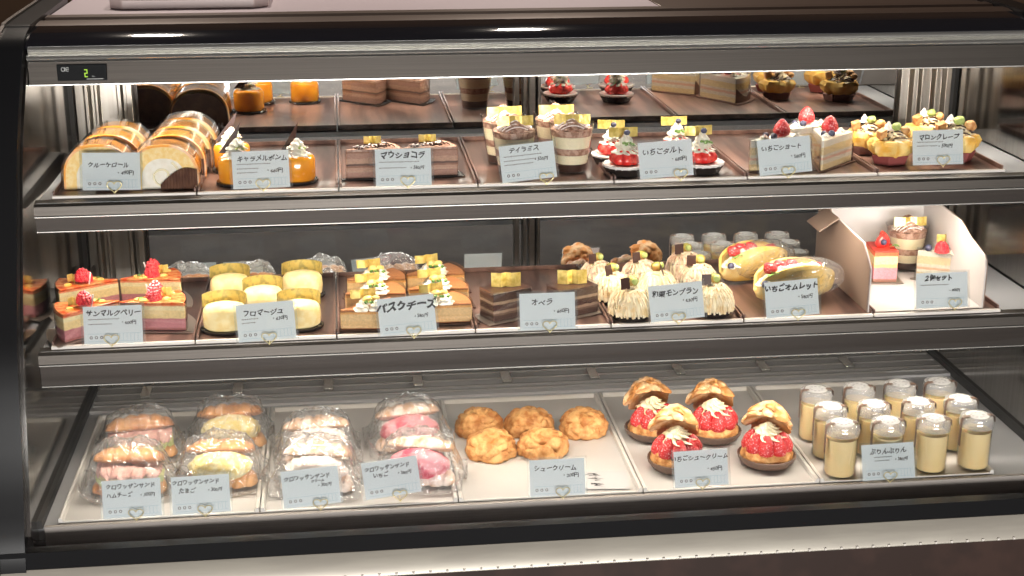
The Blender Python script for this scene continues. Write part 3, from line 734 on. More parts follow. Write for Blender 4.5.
def make_wedge(name, cat, grp, stops, L=.08, W=.056, H=.046, board='black_base', matname='x', film=True, topfn=None, rt=.004, bd=.008):
    t = thing(name, '', cat, group=grp); P = wedge_poly(L, W, rt)
    MB().prism(P, .002, H).build('cake_slice', layers(matname+'_layers', stops, H), t, bevel=.0012)
    B = [(x*(1+bd/L*2), y*(1+bd/W*2)) for x, y in P]
    MB().prism(B, 0, .0015).build('cake_board', M[board], t)
    if film: band(MB(), P, .002, H+.004).build('clear_film', M['film'], t)
    if topfn: topfn(t, P, L, W, H)
    return t
CH1, CH2, DK, CRM = (.30, .13, .075), (.52, .30, .20), (.11, .045, .028), (.85, .74, .55)
def top_choc(t, P, L, W, H):
    MB().prism([(x*.97, y*.95) for x, y in P], H, H+.003).build('chocolate_glaze', M['milk_choc'], t)
    c = MB(); rnd = random.Random(2)
    for k in range(26):
        x = rnd.uniform(-L*.30, L*.42); y = rnd.uniform(-1, 1)*(x+L/2)*W/L*.42; a = rnd.random()*PI
        pts = [(x+.006*math.cos(a)*s, y+.006*math.sin(a)*s, H+.004+.002*(1-s*s)+.001*rnd.random()) for s in (-1, -.5, 0, .5, 1)]
        c.tube(pts, .0011, 5)
    c.build('chocolate_curls', M['dark_choc'], t)
    c = MB()
    for k in range(14):
        x = rnd.uniform(-L*.30, L*.42); y = rnd.uniform(-1, 1)*(x+L/2)*W/L*.4; a = rnd.random()*PI
        c.tube([(x+.005*math.cos(a)*s, y+.005*math.sin(a)*s, H+.0055+.0015*(1-s*s)) for s in (-1, 0, 1)], .0009, 5)
    c.build('pale_curls', M['white_lace'], t)
    foil(t, (L*.12, W*.22, H+.006), -20, .026, .011)
def mk(): return make_wedge('chocolate_mousse_slice', 'cake', 'chocolate mousse slices on the upper shelf',
    [(0, (.40, .21, .15)), (.012, CH2), (.018, CH1), (.021, DK), (.024, CH2), (.032, (.42, .22, .15)), (.040, CH1)], .078, .058, .042, matname='chocolate_mousse', topfn=top_choc)
series(mk, [(371, 177, 22, .95, 'chocolate mousse slice left of the マウショコラ card'),
            (426, 175, 22, .95, 'chocolate mousse slice right of the マウショコラ card')], TT)

def make_tiramisu():
    t = thing('tiramisu_cup', '', 'dessert cup', group='striped tiramisu cups on the upper shelf')
    rb, rt, H = .0225, .0325, .070
    def rr(z): return rb+(rt-rb)*z/H
    MB().lathe([(rb*.96, 0), (rb, .001), (rt, H), (rt+.0016, H+.0012), (rt+.0002, H+.002), (rt-.0008, H), (rb-.0006, .002), (0, .002)], 36).build('clear_cup', M['cup_clear'], t)
    seq = [(.003, .014, 'dark_choc'), (.014, .027, 'custard_cream'), (.027, .037, 'milk_choc'), (.037, .054, 'custard_cream'), (.054, .063, 'milk_choc')]
    nm = ['coffee_layer', 'lower_cream_layer', 'cocoa_layer', 'upper_cream_layer', 'chocolate_cream_layer']
    for (a, b, m), n in zip(seq, nm): MB().lathe([(rr(a)-.0012, a), (rr(b)-.0012, b)], 32).build(n, M[m], t)
    c = MB(); swirl(c, (0, 0, .061), .026, .026, 9, 2.6, dep=.16); c.build('chocolate_swirl', M['milk_choc'], t)
    c = MB()
    for k in range(9):
        y = -.020+k*.0048; w = math.sqrt(max(.0001, .026**2-y*y)); pts = []
        for j in range(9):
            x = -w+2*w*j/8; r = math.hypot(x, y); pts.append((x, y+.004*x/w, .0645+.021*max(0, 1-r/.027)**.9))
        c.tube(pts, .0010, 5)
    c.build('cream_stripes', M['pink_cream'], t)
    foil(t, (0, -.010, .071), 0, .052, .014, bend=.004)
    return t
series(make_tiramisu, [(514, 173, 4, 1, 'front left tiramisu cup, behind the tilted ティラミス card'),
                       (571, 171, -5, 1, 'front right tiramisu cup with four clear stripes, right of its card'),
                       (503, 162, 8, 1, 'rear left tiramisu cup peeking out beside the front left cup'),
                       (555, 160, 0, 1, 'rear right tiramisu cup behind the striped front right cup')], TT)

def make_tart():
    t = thing('strawberry_tart', '', 'tart', group='glazed strawberry tarts on the upper shelf')
    c = MB(); pleat_cup(c, .024, .030, .012, 26); c.build('dark_paper_cup', M['black_base'], t)
    MB().lathe([(.026, .008), (.0305, .0125), (.031, .015), (.029, .016), (.024, .0145), (0, .014)], 60, fn=lambda a, i, z: 1+.025*math.cos(a*20)).build('crimped_white_edge', M['white_lace'], t)
    s = MB()
    for k in range(7):
        a = 2*PI*k/7+.2; strawberry_mb(s, (.0145*math.cos(a), .0145*math.sin(a), .014), .0105, .022, (.35*math.sin(a)*-1*-1, -.35*math.cos(a)))
    strawberry_mb(s, (0, 0, .016), .012, .026); s.build('glazed_strawberries', M['strawberry'], t)
    c = MB(); swirl(c, (0, 0, .030), .0165, .013, 8, 1.0); swirl(c, (0, 0, .038), .0125, .020, 6, 1.5); c.build('cream_swirl', M['cream'], t)
    chips(MB(), (0, -.011, .046), .009, 20, .0015, 3, lambda x, y: -.35*abs(x)).build('chopped_pistachio', M['mint'], t)
    MB().ball((.001, -.002, .058), (.0045, .0045, .004), 2).build('blueberry', M['blueberry'], t)
    foil(t, (-.002, .009, .050), 0, .040, .013)
    return t
series(make_tart, [(625, 174, 0, 1.05, 'front left strawberry tart beside the left edge of the いちごタルト card'),
                   (701, 172, 9, 1.05, 'front right strawberry tart right of the いちごタルト card'),
                   (612, 163, -8, 1, 'rear left strawberry tart next to the striped tiramisu cup'),
                   (676, 159, 4, 1, 'rear right strawberry tart above the いちごタルト card')], TT)

def top_short(t, P, L, W, H):
    s = MB(); strawberry_mb(s, (.012, 0, H+.001), .0125, .026); s.build('sugared_strawberry', M['strawberry_sugar'], t)
    c = MB()
    for x, y in ((-.018, 0), (.030, -.014), (.030, .014)): swirl(c, (x, y, H-.001), .008, .008, 6, 1)
    c.build('cream_rosettes', M['cream'], t)
    MB().ball((-.006, -.006, H+.004), .0052, 2).ball((-.013, .004, H+.004), .005, 2).build('blueberries', M['blueberry'], t)
    m = MB(); leaf(m, (.020, .010, H+.004), .014, .005, .6); leaf(m, (.022, .008, H+.006), .012, .004, -.4); m.build('mint_leaf', M['mint'], t)
    # brown paper wrapped round the wide end
    q = P[2:]; n = len(q); vs = []; fs = []
    for i, (x, y) in enumerate(q):
        u = i/(n-1); hh = .010+.018*abs(2*u-1)**1.5
        vs += [(x*1.05, y*1.06, .001), (x*1.05, y*1.06, hh), (x*1.03, y*1.03, hh), (x*1.03, y*1.03, .001)]
    for i in range(n-1):
        a = i*4; b = a+4; fs += [(a, b, b+1, a+1), (a+1, b+1, b+2, a+2), (a+2, b+2, b+3, a+3)]
    MB().add(vs, fs).build('brown_paper_wrap', M['brown_paper'], t)
def mk(): return make_wedge('strawberry_shortcake', 'cake', 'strawberry shortcakes on the upper shelf',
    [(0, (.88, .66, .34)), (.011, CRM), (.017, (.86, .50, .36)), (.021, CRM), (.025, (.90, .70, .38)), (.036, (.92, .86, .74))], .084, .060, .046, board='brown_paper', matname='shortcake', topfn=top_short)
series(mk, [(773, 169, 20, 1, 'strawberry shortcake left of the いちごショート card'),
            (826, 166, 62, 1, 'strawberry shortcake right of the いちごショート card, brown paper below'),
            (800, 155, 40, 1, 'strawberry shortcake behind the いちごショート card with the highest strawberry')], TT)

def make_crepe(boat='tray_pink'):
    t = thing('chestnut_crepe', '', 'crepe cake', group='chestnut crepes on the upper shelf')
    def hx(r, n=6, e=1.25): return [(r*e*math.cos(2*PI*k/n), r*math.sin(2*PI*k/n)) for k in range(n)]
    MB().prism(hx(.021), 0, .014, top=lambda p: (p[0]*1.22, p[1]*1.22)).build('paper_boat', M[boat], t, bevel=.001)
    MB().lathe([(.020, .012), (.0265, .020), (.0285, .030), (.025, .036), (.015, .037), (0, .036)], 48, 1.2, 1,
               fn=lambda a, i, z: 1+.09*math.sin(a*7+z*90)+.04*math.sin(a*13)).build('crepe_wrap', M['crepe'], t)
    c = MB(); swirl(c, (.004, 0, .034), .022, .020, 8, 2.2); c.build('chestnut_swirl', M['chestnut_cream'], t)
    c = MB()
    for k in range(7):
        y = -.017+k*.0056; w = math.sqrt(max(.00008, .021**2-y*y))
        c.tube([(.004-w+2*w*j/8, y+.003*math.sin(j), .0375+.016*max(0, 1-math.hypot(-w+2*w*j/8, y)/.022)) for j in range(9)], .0011, 5)
    c.build('chocolate_drizzle', M['dark_choc'], t)
    MB().obox((-.020, -.004, .046), (.006, .001, .002), (-.001, .005, .001), (-.001, -.001, .006)).build('sponge_cube', M['nut'], t, bevel=.001)
    MB().ball((.018, -.004, .049), (.0085, .007, .007), 2, lambda d: 1+.12*fb(d*2)).ball((.024, .006, .045), (.007, .006, .006), 2).build('candied_nuts', M['nut'], t)
    MB().ball((.004, -.003, .055), (.008, .007, .006), 2, lambda d: 1+.15*fb(d*2, 3)).build('pistachio_piece', M['pistachio'], t)
    swirl(MB(), (-.006, .002, .050), .007, .013, 6).build('meringue_drop', M['pink_cream'], t)
    chips(MB(), (0, 0, .044), .022, 16, .002, 9, lambda x, y: -.0004+(-.25*abs(x))).build('nut_chips', M['cheese'], t)
    return t
def mkc(): return make_crepe('tray_rose_brown')
series(mkc, [(866, 153, -10, .95, 'rear left chestnut crepe in a brown paper boat'),
             (925, 147, 8, .98, 'rear right chestnut crepe standing above its card')], TT)
series(make_crepe, [(890, 163, 10, 1, 'front left chestnut crepe in a rose paper boat, left of its card'),
                    (952, 160, -8, 1.1, 'front right chestnut crepe mostly hidden behind its card')], TT)

# ------------------------------------------------------------------ middle shelf cakes
def top_berry(t, P, L, W, H):
    MB().prism([(x*.985, y*.98) for x, y in P], H, H+.004).build('red_jelly', M['jelly_red'], t, bevel=.001)
    c = MB(); rnd = random.Random(4)
    for k in range(7):
        x = rnd.uniform(-L*.25, L*.40); y = rnd.uniform(-1, 1)*(x+L/2)*W/L*.38
        c.ball((x, y, H+.005), (.006, .005, .003), 2)
    c.build('apricot_pieces', M['crepe'], t)
    s = MB(); berry(s, (.004, -.004, H+.003), .0105, .018); berry(s, (.008, .008, H+.009), .0105, .018); s.build('raspberries', M['raspberry'], t)
    m = MB(); leaf(m, (-.010, -.008, H+.005), .010, .004, 2.5); m.build('mint_leaf', M['mint'], t)
    c = MB().tube([(.0, .012, H), (-.004, .014, H+.022)], .0012, 6); c.build('white_stick', M['white_lace'], t)
    foil(t, (.020, .004, H+.006), -15, .020, .012)
def mk(): return make_wedge('berry_mousse_slice', 'cake', 'red berry mousse slices on the middle shelf',
    [(0, (.40, .13, .12)), (.006, (.58, .22, .24)), (.020, (.90, .68, .32)), (.032, (.93, .78, .44)), (.038, (.80, .25, .10))], .086, .064, .040, board='silver', matname='berry_mousse', topfn=top_berry, bd=.012)
series(mk, [(92, 333, 200, .95, 'front left red berry mousse slice beside the サンマルクベリー card'),
            (153, 328, 12, .97, 'front right red berry mousse slice with its pink and yellow side showing'),
            (91, 309, 190, .95, 'rear left red berry mousse slice behind the サンマルクベリー card'),
            (151, 303, 14, .95, 'rear right red berry mousse slice beside the oval cheesecakes')], TM)

def make_fromage():
    t = thing('oval_cheesecake', '', 'cake', group='pale oval cheesecakes on the middle shelf')
    MB().lathe([(.031, 0), (.0325, .002), (.0325, .004), (.030, .004), (.029, .002), (0, .002)], 36, 1, .74).build('black_oval_base', M['black_base'], t)
    MB().lathe([(.024, .003), (.028, .006), (.0292, .017), (.0282, .029), (.024, .0345), (.015, .037), (0, .0375)], 40, 1, .74, fn=lambda a, i, z: 1+.015*math.sin(a*5)).build('cheesecake_body', M['cheesecake'], t)
    b = MB(); poly = [(.0285*math.cos(a), .0215*math.sin(a)+.004) for a in [PI*.02+PI*.96*k/14 for k in range(15)]]
    b.prism(poly+[(x*1.03, y*1.03+.0002) for x, y in reversed(poly)], .030, .0475); b.build('gold_paper_band', M['gold_band'], t, smooth=30)
    return t
series(make_fromage, [(226, 330, 0, 1.05, 'front left oval cheesecake beside the left edge of the フロマージュ card'),
                      (300, 327, 0, 1.02, 'front right oval cheesecake at the right edge of the フロマージュ card'),
                      (264, 311, 0, .98, 'middle oval cheesecake behind the フロマージュ card'),
                      (231, 299, 0, 1, 'rear left oval cheesecake with a gold band'),
                      (303, 296, 0, 1.02, 'rear right oval cheesecake with a gold band')], TM)

def top_basque(t, P, L, W, H):
    c = MB()
    for x, y, r in ((-.012, -.008, .011), (.008, -.012, .012), (.014, .008, .011), (-.004, .010, .010)): swirl(c, (x, y, H-.001), r, r*1.15, 5, .8, dep=.12)
    c.build('cream_dollops', M['cream'], t)
    chips(MB(), (.0, -.006, H+.012), .014, 16, .0018, 2, lambda x, y: -.3*abs(x)).build('chopped_pistachio', M['mint'], t)
    MB().ball((.0, .0, H+.011), (.008, .007, .005), 2).ball((.010, -.003, H+.012), (.006, .005, .004), 2).build('lemon_curd', M['crepe'], t)
    foil(t, (-.004, .010, H+.011), 0, .036, .012)
def mk(): return make_wedge('cream_cheesecake_slice', 'cake', 'cream topped cheesecake slices on the middle shelf',
    [(0, (.40, .14, .04)), (.004, (.86, .55, .24)), (.014, (.90, .60, .28)), (.024, (.85, .42, .12)), (.027, (.42, .16, .05))], .080, .062, .030, board='brown_paper', matname='basque', topfn=top_basque, rt=.006)
series(mk, [(369, 327, 15, 1, 'front left cream topped cheesecake slice left of the バスクチーズ card'),
            (437, 321, 20, 1, 'front right cream topped cheesecake slice right of the バスクチーズ card'),
            (373, 310, 15, 1, 'middle cheesecake slice of the left row behind the バスクチーズ card'),
            (435, 305, 18, 1, 'middle cheesecake slice of the right row behind the バスクチーズ card'),
            (374, 295, 15, 1, 'rearmost cheesecake slice of the left row'),
            (432, 290, 18, 1, 'rearmost cheesecake slice of the right row')], TM)

def make_opera():
    t = thing('layered_chocolate_cake', '', 'cake', group='dark layered chocolate cakes on the middle shelf')
    L, W, H = .064, .036, .040
    MB().box(-L/2, L/2, -W/2, W/2, .0015, H).build('cake_block', layers('opera_layers', [(0, (.10, .05, .035)), (.010, (.20, .12, .08)), (.013, (.42, .28, .19)), (.017, (.09, .04, .03)), (.026, (.50, .34, .22)), (.030, (.10, .05, .035))], H), t, bevel=.0008)
    MB().box(-L/2, L/2, -W/2, W/2, H, H+.002).build('chocolate_glaze', M['dark_choc'], t, bevel=.0008)
    MB().box(-L/2-.012, L/2+.012, -W/2-.008, W/2+.008, 0, .0012).build('cake_board', M['silver'], t)
    band(MB(), [(-L/2, -W/2), (L/2, -W/2), (L/2, W/2), (-L/2, W/2)], .0015, H+.005).build('clear_film', M['film'], t)
    foil(t, (.004, .006, H+.002), -28, .042, .020, bend=.007)
    return t
series(make_opera, [(506, 316, 26, 1, 'dark layered chocolate cake left of the オペラ card'),
                    (572, 313, 26, 1, 'dark layered chocolate cake right of the オペラ card')], TM)

def make_montblanc(seed=1, cm='chestnut_cream'):
    t = thing('chestnut_cream_dome', '', 'cake', group='chestnut cream domes on the middle shelf')
    c = MB(); pleat_cup(c, .024, .029, .009, 26); c.build('dark_paper_cup', M['black_base'], t)
    MB().lathe([(.026, .006), (.028, .012), (.026, .024), (.019, .035), (.009, .040), (0, .041)], 28).build('cream_core', M['custard_cream'], t)
    rnd = random.Random(seed); c = MB(); R, Hh = .0295, .036
    for k in range(26):
        a = PI*k/26*1.0+rnd.uniform(-.05, .05); off = rnd.uniform(-.020, .020); pts = []
        for j in range(17):
            u = -1+2*j/16; w = math.sqrt(max(0, R*R-off*off)); x = w*u; rr = math.hypot(x, off)
            z = .008+Hh*math.sqrt(max(0, 1-(rr/R)**2.2))+rnd.uniform(-.0008, .0012)
            pts.append((x*math.cos(a)-off*math.sin(a), x*math.sin(a)+off*math.cos(a), z))
        c.tube(pts, .00155, 5)
    for k in range(24):     # noodles dripping over the skirt
        a = 2*PI*k/24; c.tube([(r_*math.cos(a+.1*j), r_*math.sin(a+.1*j), z) for j, (r_, z) in enumerate(((.018, .040), (.026, .030), (.0295, .018), (.0295, .007)))], .0016, 5)
    c.build('piped_chestnut_strands', M[cm], t)
    MB().ball((.002, .002, .051), (.009, .0085, .0085), 2, lambda d: 1+.08*fb(d*2, seed)-(.15 if d.z > .7 else 0)).build('candied_chestnut', M['chestnut'], t)
    MB().ball((.004, -.005, .052), (.005, .004, .005), 2).build('pistachio_piece', M['pistachio'], t)
    MB().obox((-.010, -.005, .050), (.0065, .001, 0), (.0003, -.0004, .0002), (0, .002, .0075)).build('chocolate_square', M['dark_choc'], t)
    return t
series(make_montblanc, [(630, 317, 10, 1.04, 'front left chestnut cream dome beside the 和栗モンブラン card'),
                        (712, 313, -10, 1.02, 'front right chestnut cream dome right of the 和栗モンブラン card'),
                        (611, 301, 30, 1, 'second chestnut cream dome from the front in the left row'),
                        (657, 300, 80, 1, 'chestnut cream dome directly behind the top of the 和栗モンブラン card')], TM)
def mb2(): return make_montblanc(5, 'chestnut_brown')
series(mb2, [(697, 292, -15, 1, 'pinkish chestnut cream dome behind the front right dome'),
             (640, 287, 15, .98, 'brownish chestnut cream dome in the rear row, centre'),
             (597, 286, 5, .9, 'rearmost chestnut cream dome at the left corner of its tray'),
             (684, 279, -5, .98, 'rearmost chestnut cream dome nearest the omelette cakes')], TM)

def make_omelette():
    t = thing('folded_omelette_cake', '', 'cake', group='folded omelette cakes on the middle shelf')
    # half disc sponge folded like a taco, opening upward and to the left
    R, n = .062, 22; sh = MB(); vs = []; fs = []; m = 7
    for side in (-1, 1):
        pass
    grid = []
    for j in range(-m, m+1):          # across the fold: front flap, spine, rear flap
        u = j/m
        row = []
        for i in range(n+1):
            x = -R+2*R*i/n
            dep = math.sqrt(max(0, 1-(x/R)**2))**.8
            ph = u*PI*.52
            wy = (.018+.002*abs(u))*dep+.002; hz = .058*dep
            row.append((x, wy*math.sin(ph), .023-.021*dep+.0+hz*(1-math.cos(ph))*.92))
        grid.append(row)
    th = .0055
    for row in grid: vs += row
    k0 = len(vs)
    for row in grid:
        for (x, y, z) in row: vs.append((x*.94, y*(1-th/.022) if abs(y) > 1e-6 else 0, z+(.004 if abs(y) < .014 else .0)))
    w = n+1; J = 2*m+1
    for j in range(J-1):
        for i in range(n):
            a = j*w+i; fs += [(a, a+1, a+w+1, a+w), (k0+a, k0+a+w, k0+a+w+1, k0+a+1)]
    for i in range(n): fs += [(i, k0+i, k0+i+1, i+1), ((J-1)*w+i, (J-1)*w+i+1, k0+(J-1)*w+i+1, k0+(J-1)*w+i)]
    for j in range(J-1): fs += [(j*w, (j+1)*w, k0+(j+1)*w, k0+j*w), (j*w+n, k0+j*w+n, k0+(j+1)*w+n, (j+1)*w+n)]
    sh.add(vs, fs); sh.build('folded_sponge', M['omelette'], t, smooth=70)
    MB().ball((0, 0, .030), (.052, .015, .022), 3, lambda d: 1+.06*fb(d*3)).build('cream_filling', M['cream'], t)
    s = MB()
    for x, y, ti in ((-.034, -.003, -.9), (-.018, .001, -.8), (-.002, -.002, -.7), (.026, .001, .9)): strawberry_mb(s, (x, y, .048-(.008 if x > .02 else 0)), .0098, .020, (0, ti))
    s.build('strawberry_halves', M['strawberry_sugar'], t)
    c = MB(); swirl(c, (-.047, -.007, .032), .0135, .015, 6); swirl(c, (-.026, -.006, .048), .010, .010, 6); swirl(c, (-.008, -.007, .052), .010, .008, 6); c.build('cream_rosette', M['cream'], t)
    MB().ball((-.054, -.016, .036), .0055, 2).build('blueberry', M['blueberry'], t)
    m_ = MB(); leaf(m_, (-.044, -.012, .046), .016, .006, -2.2); leaf(m_, (-.042, -.010, .048), .013, .005, -1.2); m_.build('mint_leaf', M['mint'], t)
    b = MB(); pts = []
    b.ball((.012, 0, .034), (.066, .028, .030), 3, lambda d: 1+.05*fb(d*2.5, 4)); b.build('clear_bag', M['bag'], t)
    return t
series(make_omelette, [(793, 302, 12, 1.05, 'front folded omelette cake behind the いちごオムレット card'),
                       (752, 281, 22, 1, 'rear folded omelette cake with a strawberry beside the chestnut domes')], TM)

# open cake box with two cakes in it
bx0, by0 = .738, 1.890
t = thing('cake_box', 'open white cake box with brown outside standing on the middle shelf', 'box', (bx0, by0, TM))
w, d, h = .172, .235, .105
c0 = .0011
MB().box(0, w, 0, d, 0, .0015).build('box_floor', M['box_white'], t)
def side(poly, x0, x1, mats):
    mb = MB().prism(poly, x0, (x0+x1)/2, 'x', 0); mb.prism(poly, (x0+x1)/2, x1, 'x', 1)
    return mb
pl = [(0, .0015), (d, .0015), (d, h+.02), (d-.05, h+.02), (d-.060, h-.004), (.035, h-.010), (.012, h-.028), (0, h-.040)]
side(pl, -.0018, .0018, 0).build('left_wall', [M['box_brown'], M['box_white']], t, smooth=10)
pr = [(0, .0015), (d, .0015), (d, h+.01), (.10, h-.0), (.060, h-.016), (.010, h-.028), (.003, h-.034), (0, h-.045)]
side(pr, w-.0018, w+.0018, 0).build('right_wall', [M['box_white'], M['box_brown']], t, smooth=10)
MB().box(.0018, w-.0018, d-.0015, d+.0015, .0015, h+.01).build('back_wall', M['box_white'], t)
MB().obox((-.016, d*.72, h-.012), (.015, 0, .010), (0, .030, 0), (-.0006, 0, .0008)).build('open_flap', M['box_brown'], t)
p = at(883, 281, TM+.0015)
t = thing('strawberry_mousse_cake', 'square pink and yellow cake with cut strawberries inside the open box', 'cake', (p.x, p.y+.012, TM+.0025), math.radians(-6))
W_ = .036
MB().box(-W_/2, W_/2, -.025, .030, .0012, .050).build('cake_block', layers('pink_mousse_layers', [(0, (.35, .17, .12)), (.006, (.74, .28, .32)), (.024, (.86, .50, .22)), (.029, (.92, .70, .36)), (.042, (.80, .16, .06)), (.048, (.60, .05, .03))], .050), t, bevel=.0008)
MB().box(-.028, .028, -.030, .034, 0, .001).build('cake_board', M['silver'], t)
s = MB(); strawberry_mb(s, (-.006, 0, .049), .009, .024, (.1, .3)); strawberry_mb(s, (.006, .006, .049), .009, .026, (0, -.3)); s.build('cut_strawberries', M['strawberry'], t)
MB().ball((-.002, -.010, .060), .005, 2).build('blueberry', M['blueberry'], t)
m_ = MB(); leaf(m_, (.008, -.010, .052), .014, .005, -.4); m_.build('mint_leaf', M['mint'], t)
p = at(908, 268, TM+.0025)
t = make_tiramisu(); t.location = (p.x-.006, 2.088, TM+.0025)
t['label'] = 'dessert cup with drizzled chocolate cream and gold tags inside the open box'; t['group'] = 'cakes inside the box'
def top_box(t, P, L, W, H):
    s = MB(); berry(s, (-.006, -.010, H), .010, .016); s.build('raspberry', M['raspberry'], t)
    MB().ball((-.024, -.002, H+.004), .0058, 2).build('blueberry', M['blueberry'], t)
    c = MB(); swirl(c, (.014, -.014, H-.001), .011, .010, 6); swirl(c, (.026, -.002, H-.001), .010, .009, 6); swirl(c, (.012, .010, H-.001), .011, .010, 6); c.build('cream_rosettes', M['cream'], t)
    foil(t, (.004, .006, H+.012), 10, .030, .012)
t = make_wedge('cream_shortcake', 'cake', 'cakes inside the box', [(0, (.86, .66, .36)), (.012, (.90, .82, .66)), (.017, (.80, .50, .30)), (.021, (.90, .82, .66)), (.026, (.88, .68, .38)), (.038, (.92, .86, .72))], .078, .052, .046, board='silver', matname='box_shortcake', topfn=top_box)
p = at(933, 277, TM+.0025); t.location = (p.x+.008, p.y-.012, TM+.0025); t.rotation_euler.z = math.radians(-8)
t['label'] = 'cream shortcake slice with raspberry and blueberry inside the open box'

# ------------------------------------------------------------------ base deck goods
def puffball(r, h, seed, crack=1.0, sub=4, flat=.35):
    cells = []; rnd = random.Random(seed)
    for k in range(30):
        a = rnd.random()*2*PI; z = rnd.uniform(-.1, 1); q = math.sqrt(max(0, 1-z*z)); cells.append(Vector((q*math.cos(a), q*math.sin(a), z)))
    def fn(dv):
        ds = sorted((dv-c).length for c in cells)[:2]; e = ds[1]-ds[0]
        k = 1+.09*fb(dv*1.4, seed)+.028*fb(dv*5.5, seed)
        k -= crack*.10*max(0, 1-e/.12)*(.4+1.2*abs(noise.noise(dv*2+Vector((seed, 0, 0)))))
        k += .035*crack*min(1, e/.2)
        return k*(1 if dv.z > -flat else .97)
    mb = MB().ball((0, 0, 0), (r, r*.96, h), sub, fn)
    mb.v = [(x, y, max(z, -h*flat)+h*flat) for x, y, z in mb.v]
    return mb
PUFF = [(479, 432, 'rear left plain cream puff nearest the bagged croissants'),
        (530, 431, 'rear middle plain cream puff between two others'),
        (584, 432, 'rear right plain cream puff standing apart'),
        (491, 454, 'front left plain cream puff overlapping the rear left one'),
        (543, 453, 'front right plain cream puff just above its card')]
for k, (px, py, lab) in enumerate(PUFF):
    p = at(px, py, TB); r = .0365+.001*(k % 2)+(.001 if k == 2 else 0)
    o = puffball(r, .028, 11+k*5, 1.2, 5).build('cream_puff', M['puff'], None, (p.x, p.y, TB), smooth=75)
    tag(o, lab, 'cream puff', 'plain cream puffs on the base deck')

def make_choux(seed=3):
    t = thing('strawberry_cream_puff', '', 'cream puff', group='strawberry cream puffs on the base deck')
    c = MB().lathe([(.026, 0), (.036, .004), (.0415, .012), (.042, .016), (.0405, .0165), (.034, .007), (0, .004)], 64, fn=lambda a, i, z: 1+.012*(1 if int(a*64/2/PI+.5) % 2 else -1)*(z > .003)); c.build('brown_paper_cup', M['ribbon'], t)
    p_ = puffball(.038, .020, seed, .6, 4, .5); p_.xf(Matrix.Translation((0, 0, .004))); p_.build('puff_base', M['puff'], t, smooth=75)
    s = MB()
    for k in range(5):
        a = -PI/2+(k-2)*.74
        strawberry_mb(s, (.0275*math.cos(a), .0275*math.sin(a)+.002, .019), .0125, .034, (.22*math.sin(a), -.22*math.cos(a)))
    for k in range(4):
        a = PI*.12+k*PI*.25; strawberry_mb(s, (.022*math.cos(a), .022*math.sin(a), .020), .010, .023)
    s.build('sugared_strawberries', M['strawberry_sugar'], t)
    c = MB(); swirl(c, (0, .004, .022), .026, .030, 8, 1.6); swirl(c, (0, -.001, .044), .023, .018, 8, 1.6); swirl(c, (0, -.001, .052), .017, .014, 8, 2.0); c.build('cream_swirl', M['custard_cream'], t)
    l = puffball(.034, .018, seed+4, 1.6, 5, .25)
    l.v = [(x*(1+.07*math.sin(7*math.atan2(y, x))), y*(1+.07*math.sin(7*math.atan2(y, x))), z-.013*(x*x+y*y)/.0011) for x, y, z in l.v]
    l.xf(Matrix.Translation((.000, .020, .064)) @ Matrix.Rotation(math.radians(-44), 4, 'X') @ Matrix.Rotation(.15, 4, 'Y')); l.v = [(x, y, z) for x, y, z in l.v]
    l.build('puff_lid', M['puff_sugar'], t, smooth=75)
    return t
CHX = [(652, 436, 18, 'rear left strawberry cream puff with its lid standing highest'),
       (676, 467, -4, 'front left strawberry cream puff partly behind its card'),
       (713, 438, 0, 'rear middle strawberry cream puff behind the いちごシュークリーム card'),
       (766, 463, -20, 'rightmost strawberry cream puff in full view beside the pudding jars')]
series(make_choux, [(a, b, c, 1, l) for a, b, c, l in CHX], TB)

def make_jar():
    t = thing('pudding_jar', '', 'jar', group='custard pudding jars on the base deck')
    R, H = .0232, .079
    MB().lathe([(R*.80, 0), (R*.93, .001), (R, .005), (R, .060), (R*1.0, .066), (R*.98, .071), (R*.96, .071), (R*.95, .004), (0, .003)], 36).build('glass_jar', M['cup_clear'], t)
    MB().lathe([(R*.86, .0035), (R*.93, .006), (R*.93, .058), (0, .0575)], 32).build('custard', M['pudding'], t)
    MB().lathe([(R*1.03, .064), (R*1.05, .065), (R*1.05, .073), (R*1.0, .0755), (R*.98, .0785), (R*.93, .0795), (0, .0795)], 36).build('clear_lid', glid, t)
    MB().lathe([(0, .0797), (R*.70, .0797), (R*.72, .0803), (0, .0804)], 28).build('lid_label', M['jar_lid'], t)
    pr_ = MB()
    for k in range(9):
        a = 2*PI*k/9; pr_.box(.009*math.cos(a)-.0016, .009*math.cos(a)+.0016, .009*math.sin(a)-.0009, .009*math.sin(a)+.0009, .0804, .0807)
    pr_.build('lid_print', M['lid_print'], t)
    # brown paper strip running over the lid and down the left side
    r = MB(); pts = [(-R*1.10, .036), (-R*1.10, .073), (-R*1.04, .0785), (-R*.90, .0808), (-R*.55, .0810)]
    def strip(pts, w, sgn=1):
        vs = []; fs = []
        for x, z in pts:
            for yy_ in (-w, w):
                for q in (0, .0005): vs.append((x*(1+q*10)*sgn, yy_-.004, z+q))
        for i in range(len(pts)-1):
            a = i*4; b = a+4; fs += [(a, b, b+2, a+2), (a+1, a+3, b+3, b+1), (a, a+1, b+1, b), (a+2, b+2, b+3, a+3)]
        r.add(vs, fs)
    strip(pts, .0030); strip([(-R*1.08, .070), (-R*1.04, .0785), (-R*.90, .0808), (-R*.60, .0810)], .0036, -1)
    r.build('paper_strip', M['ribbon'], t)
    return t
glid = glassy('frosted_lid_plastic', .12, (.95, .95, .95), .12, haze=.22, hazecol=(.8, .8, .8))
rows = [('front', [(839, 482), (884, 479.5), (929, 477), (972, 474)]),
        ('middle', [(827, 464), (870, 461.5), (914, 459), (956, 456)]),
        ('rear', [(813, 446), (855, 443), (896, 440), (935, 437.5)])]
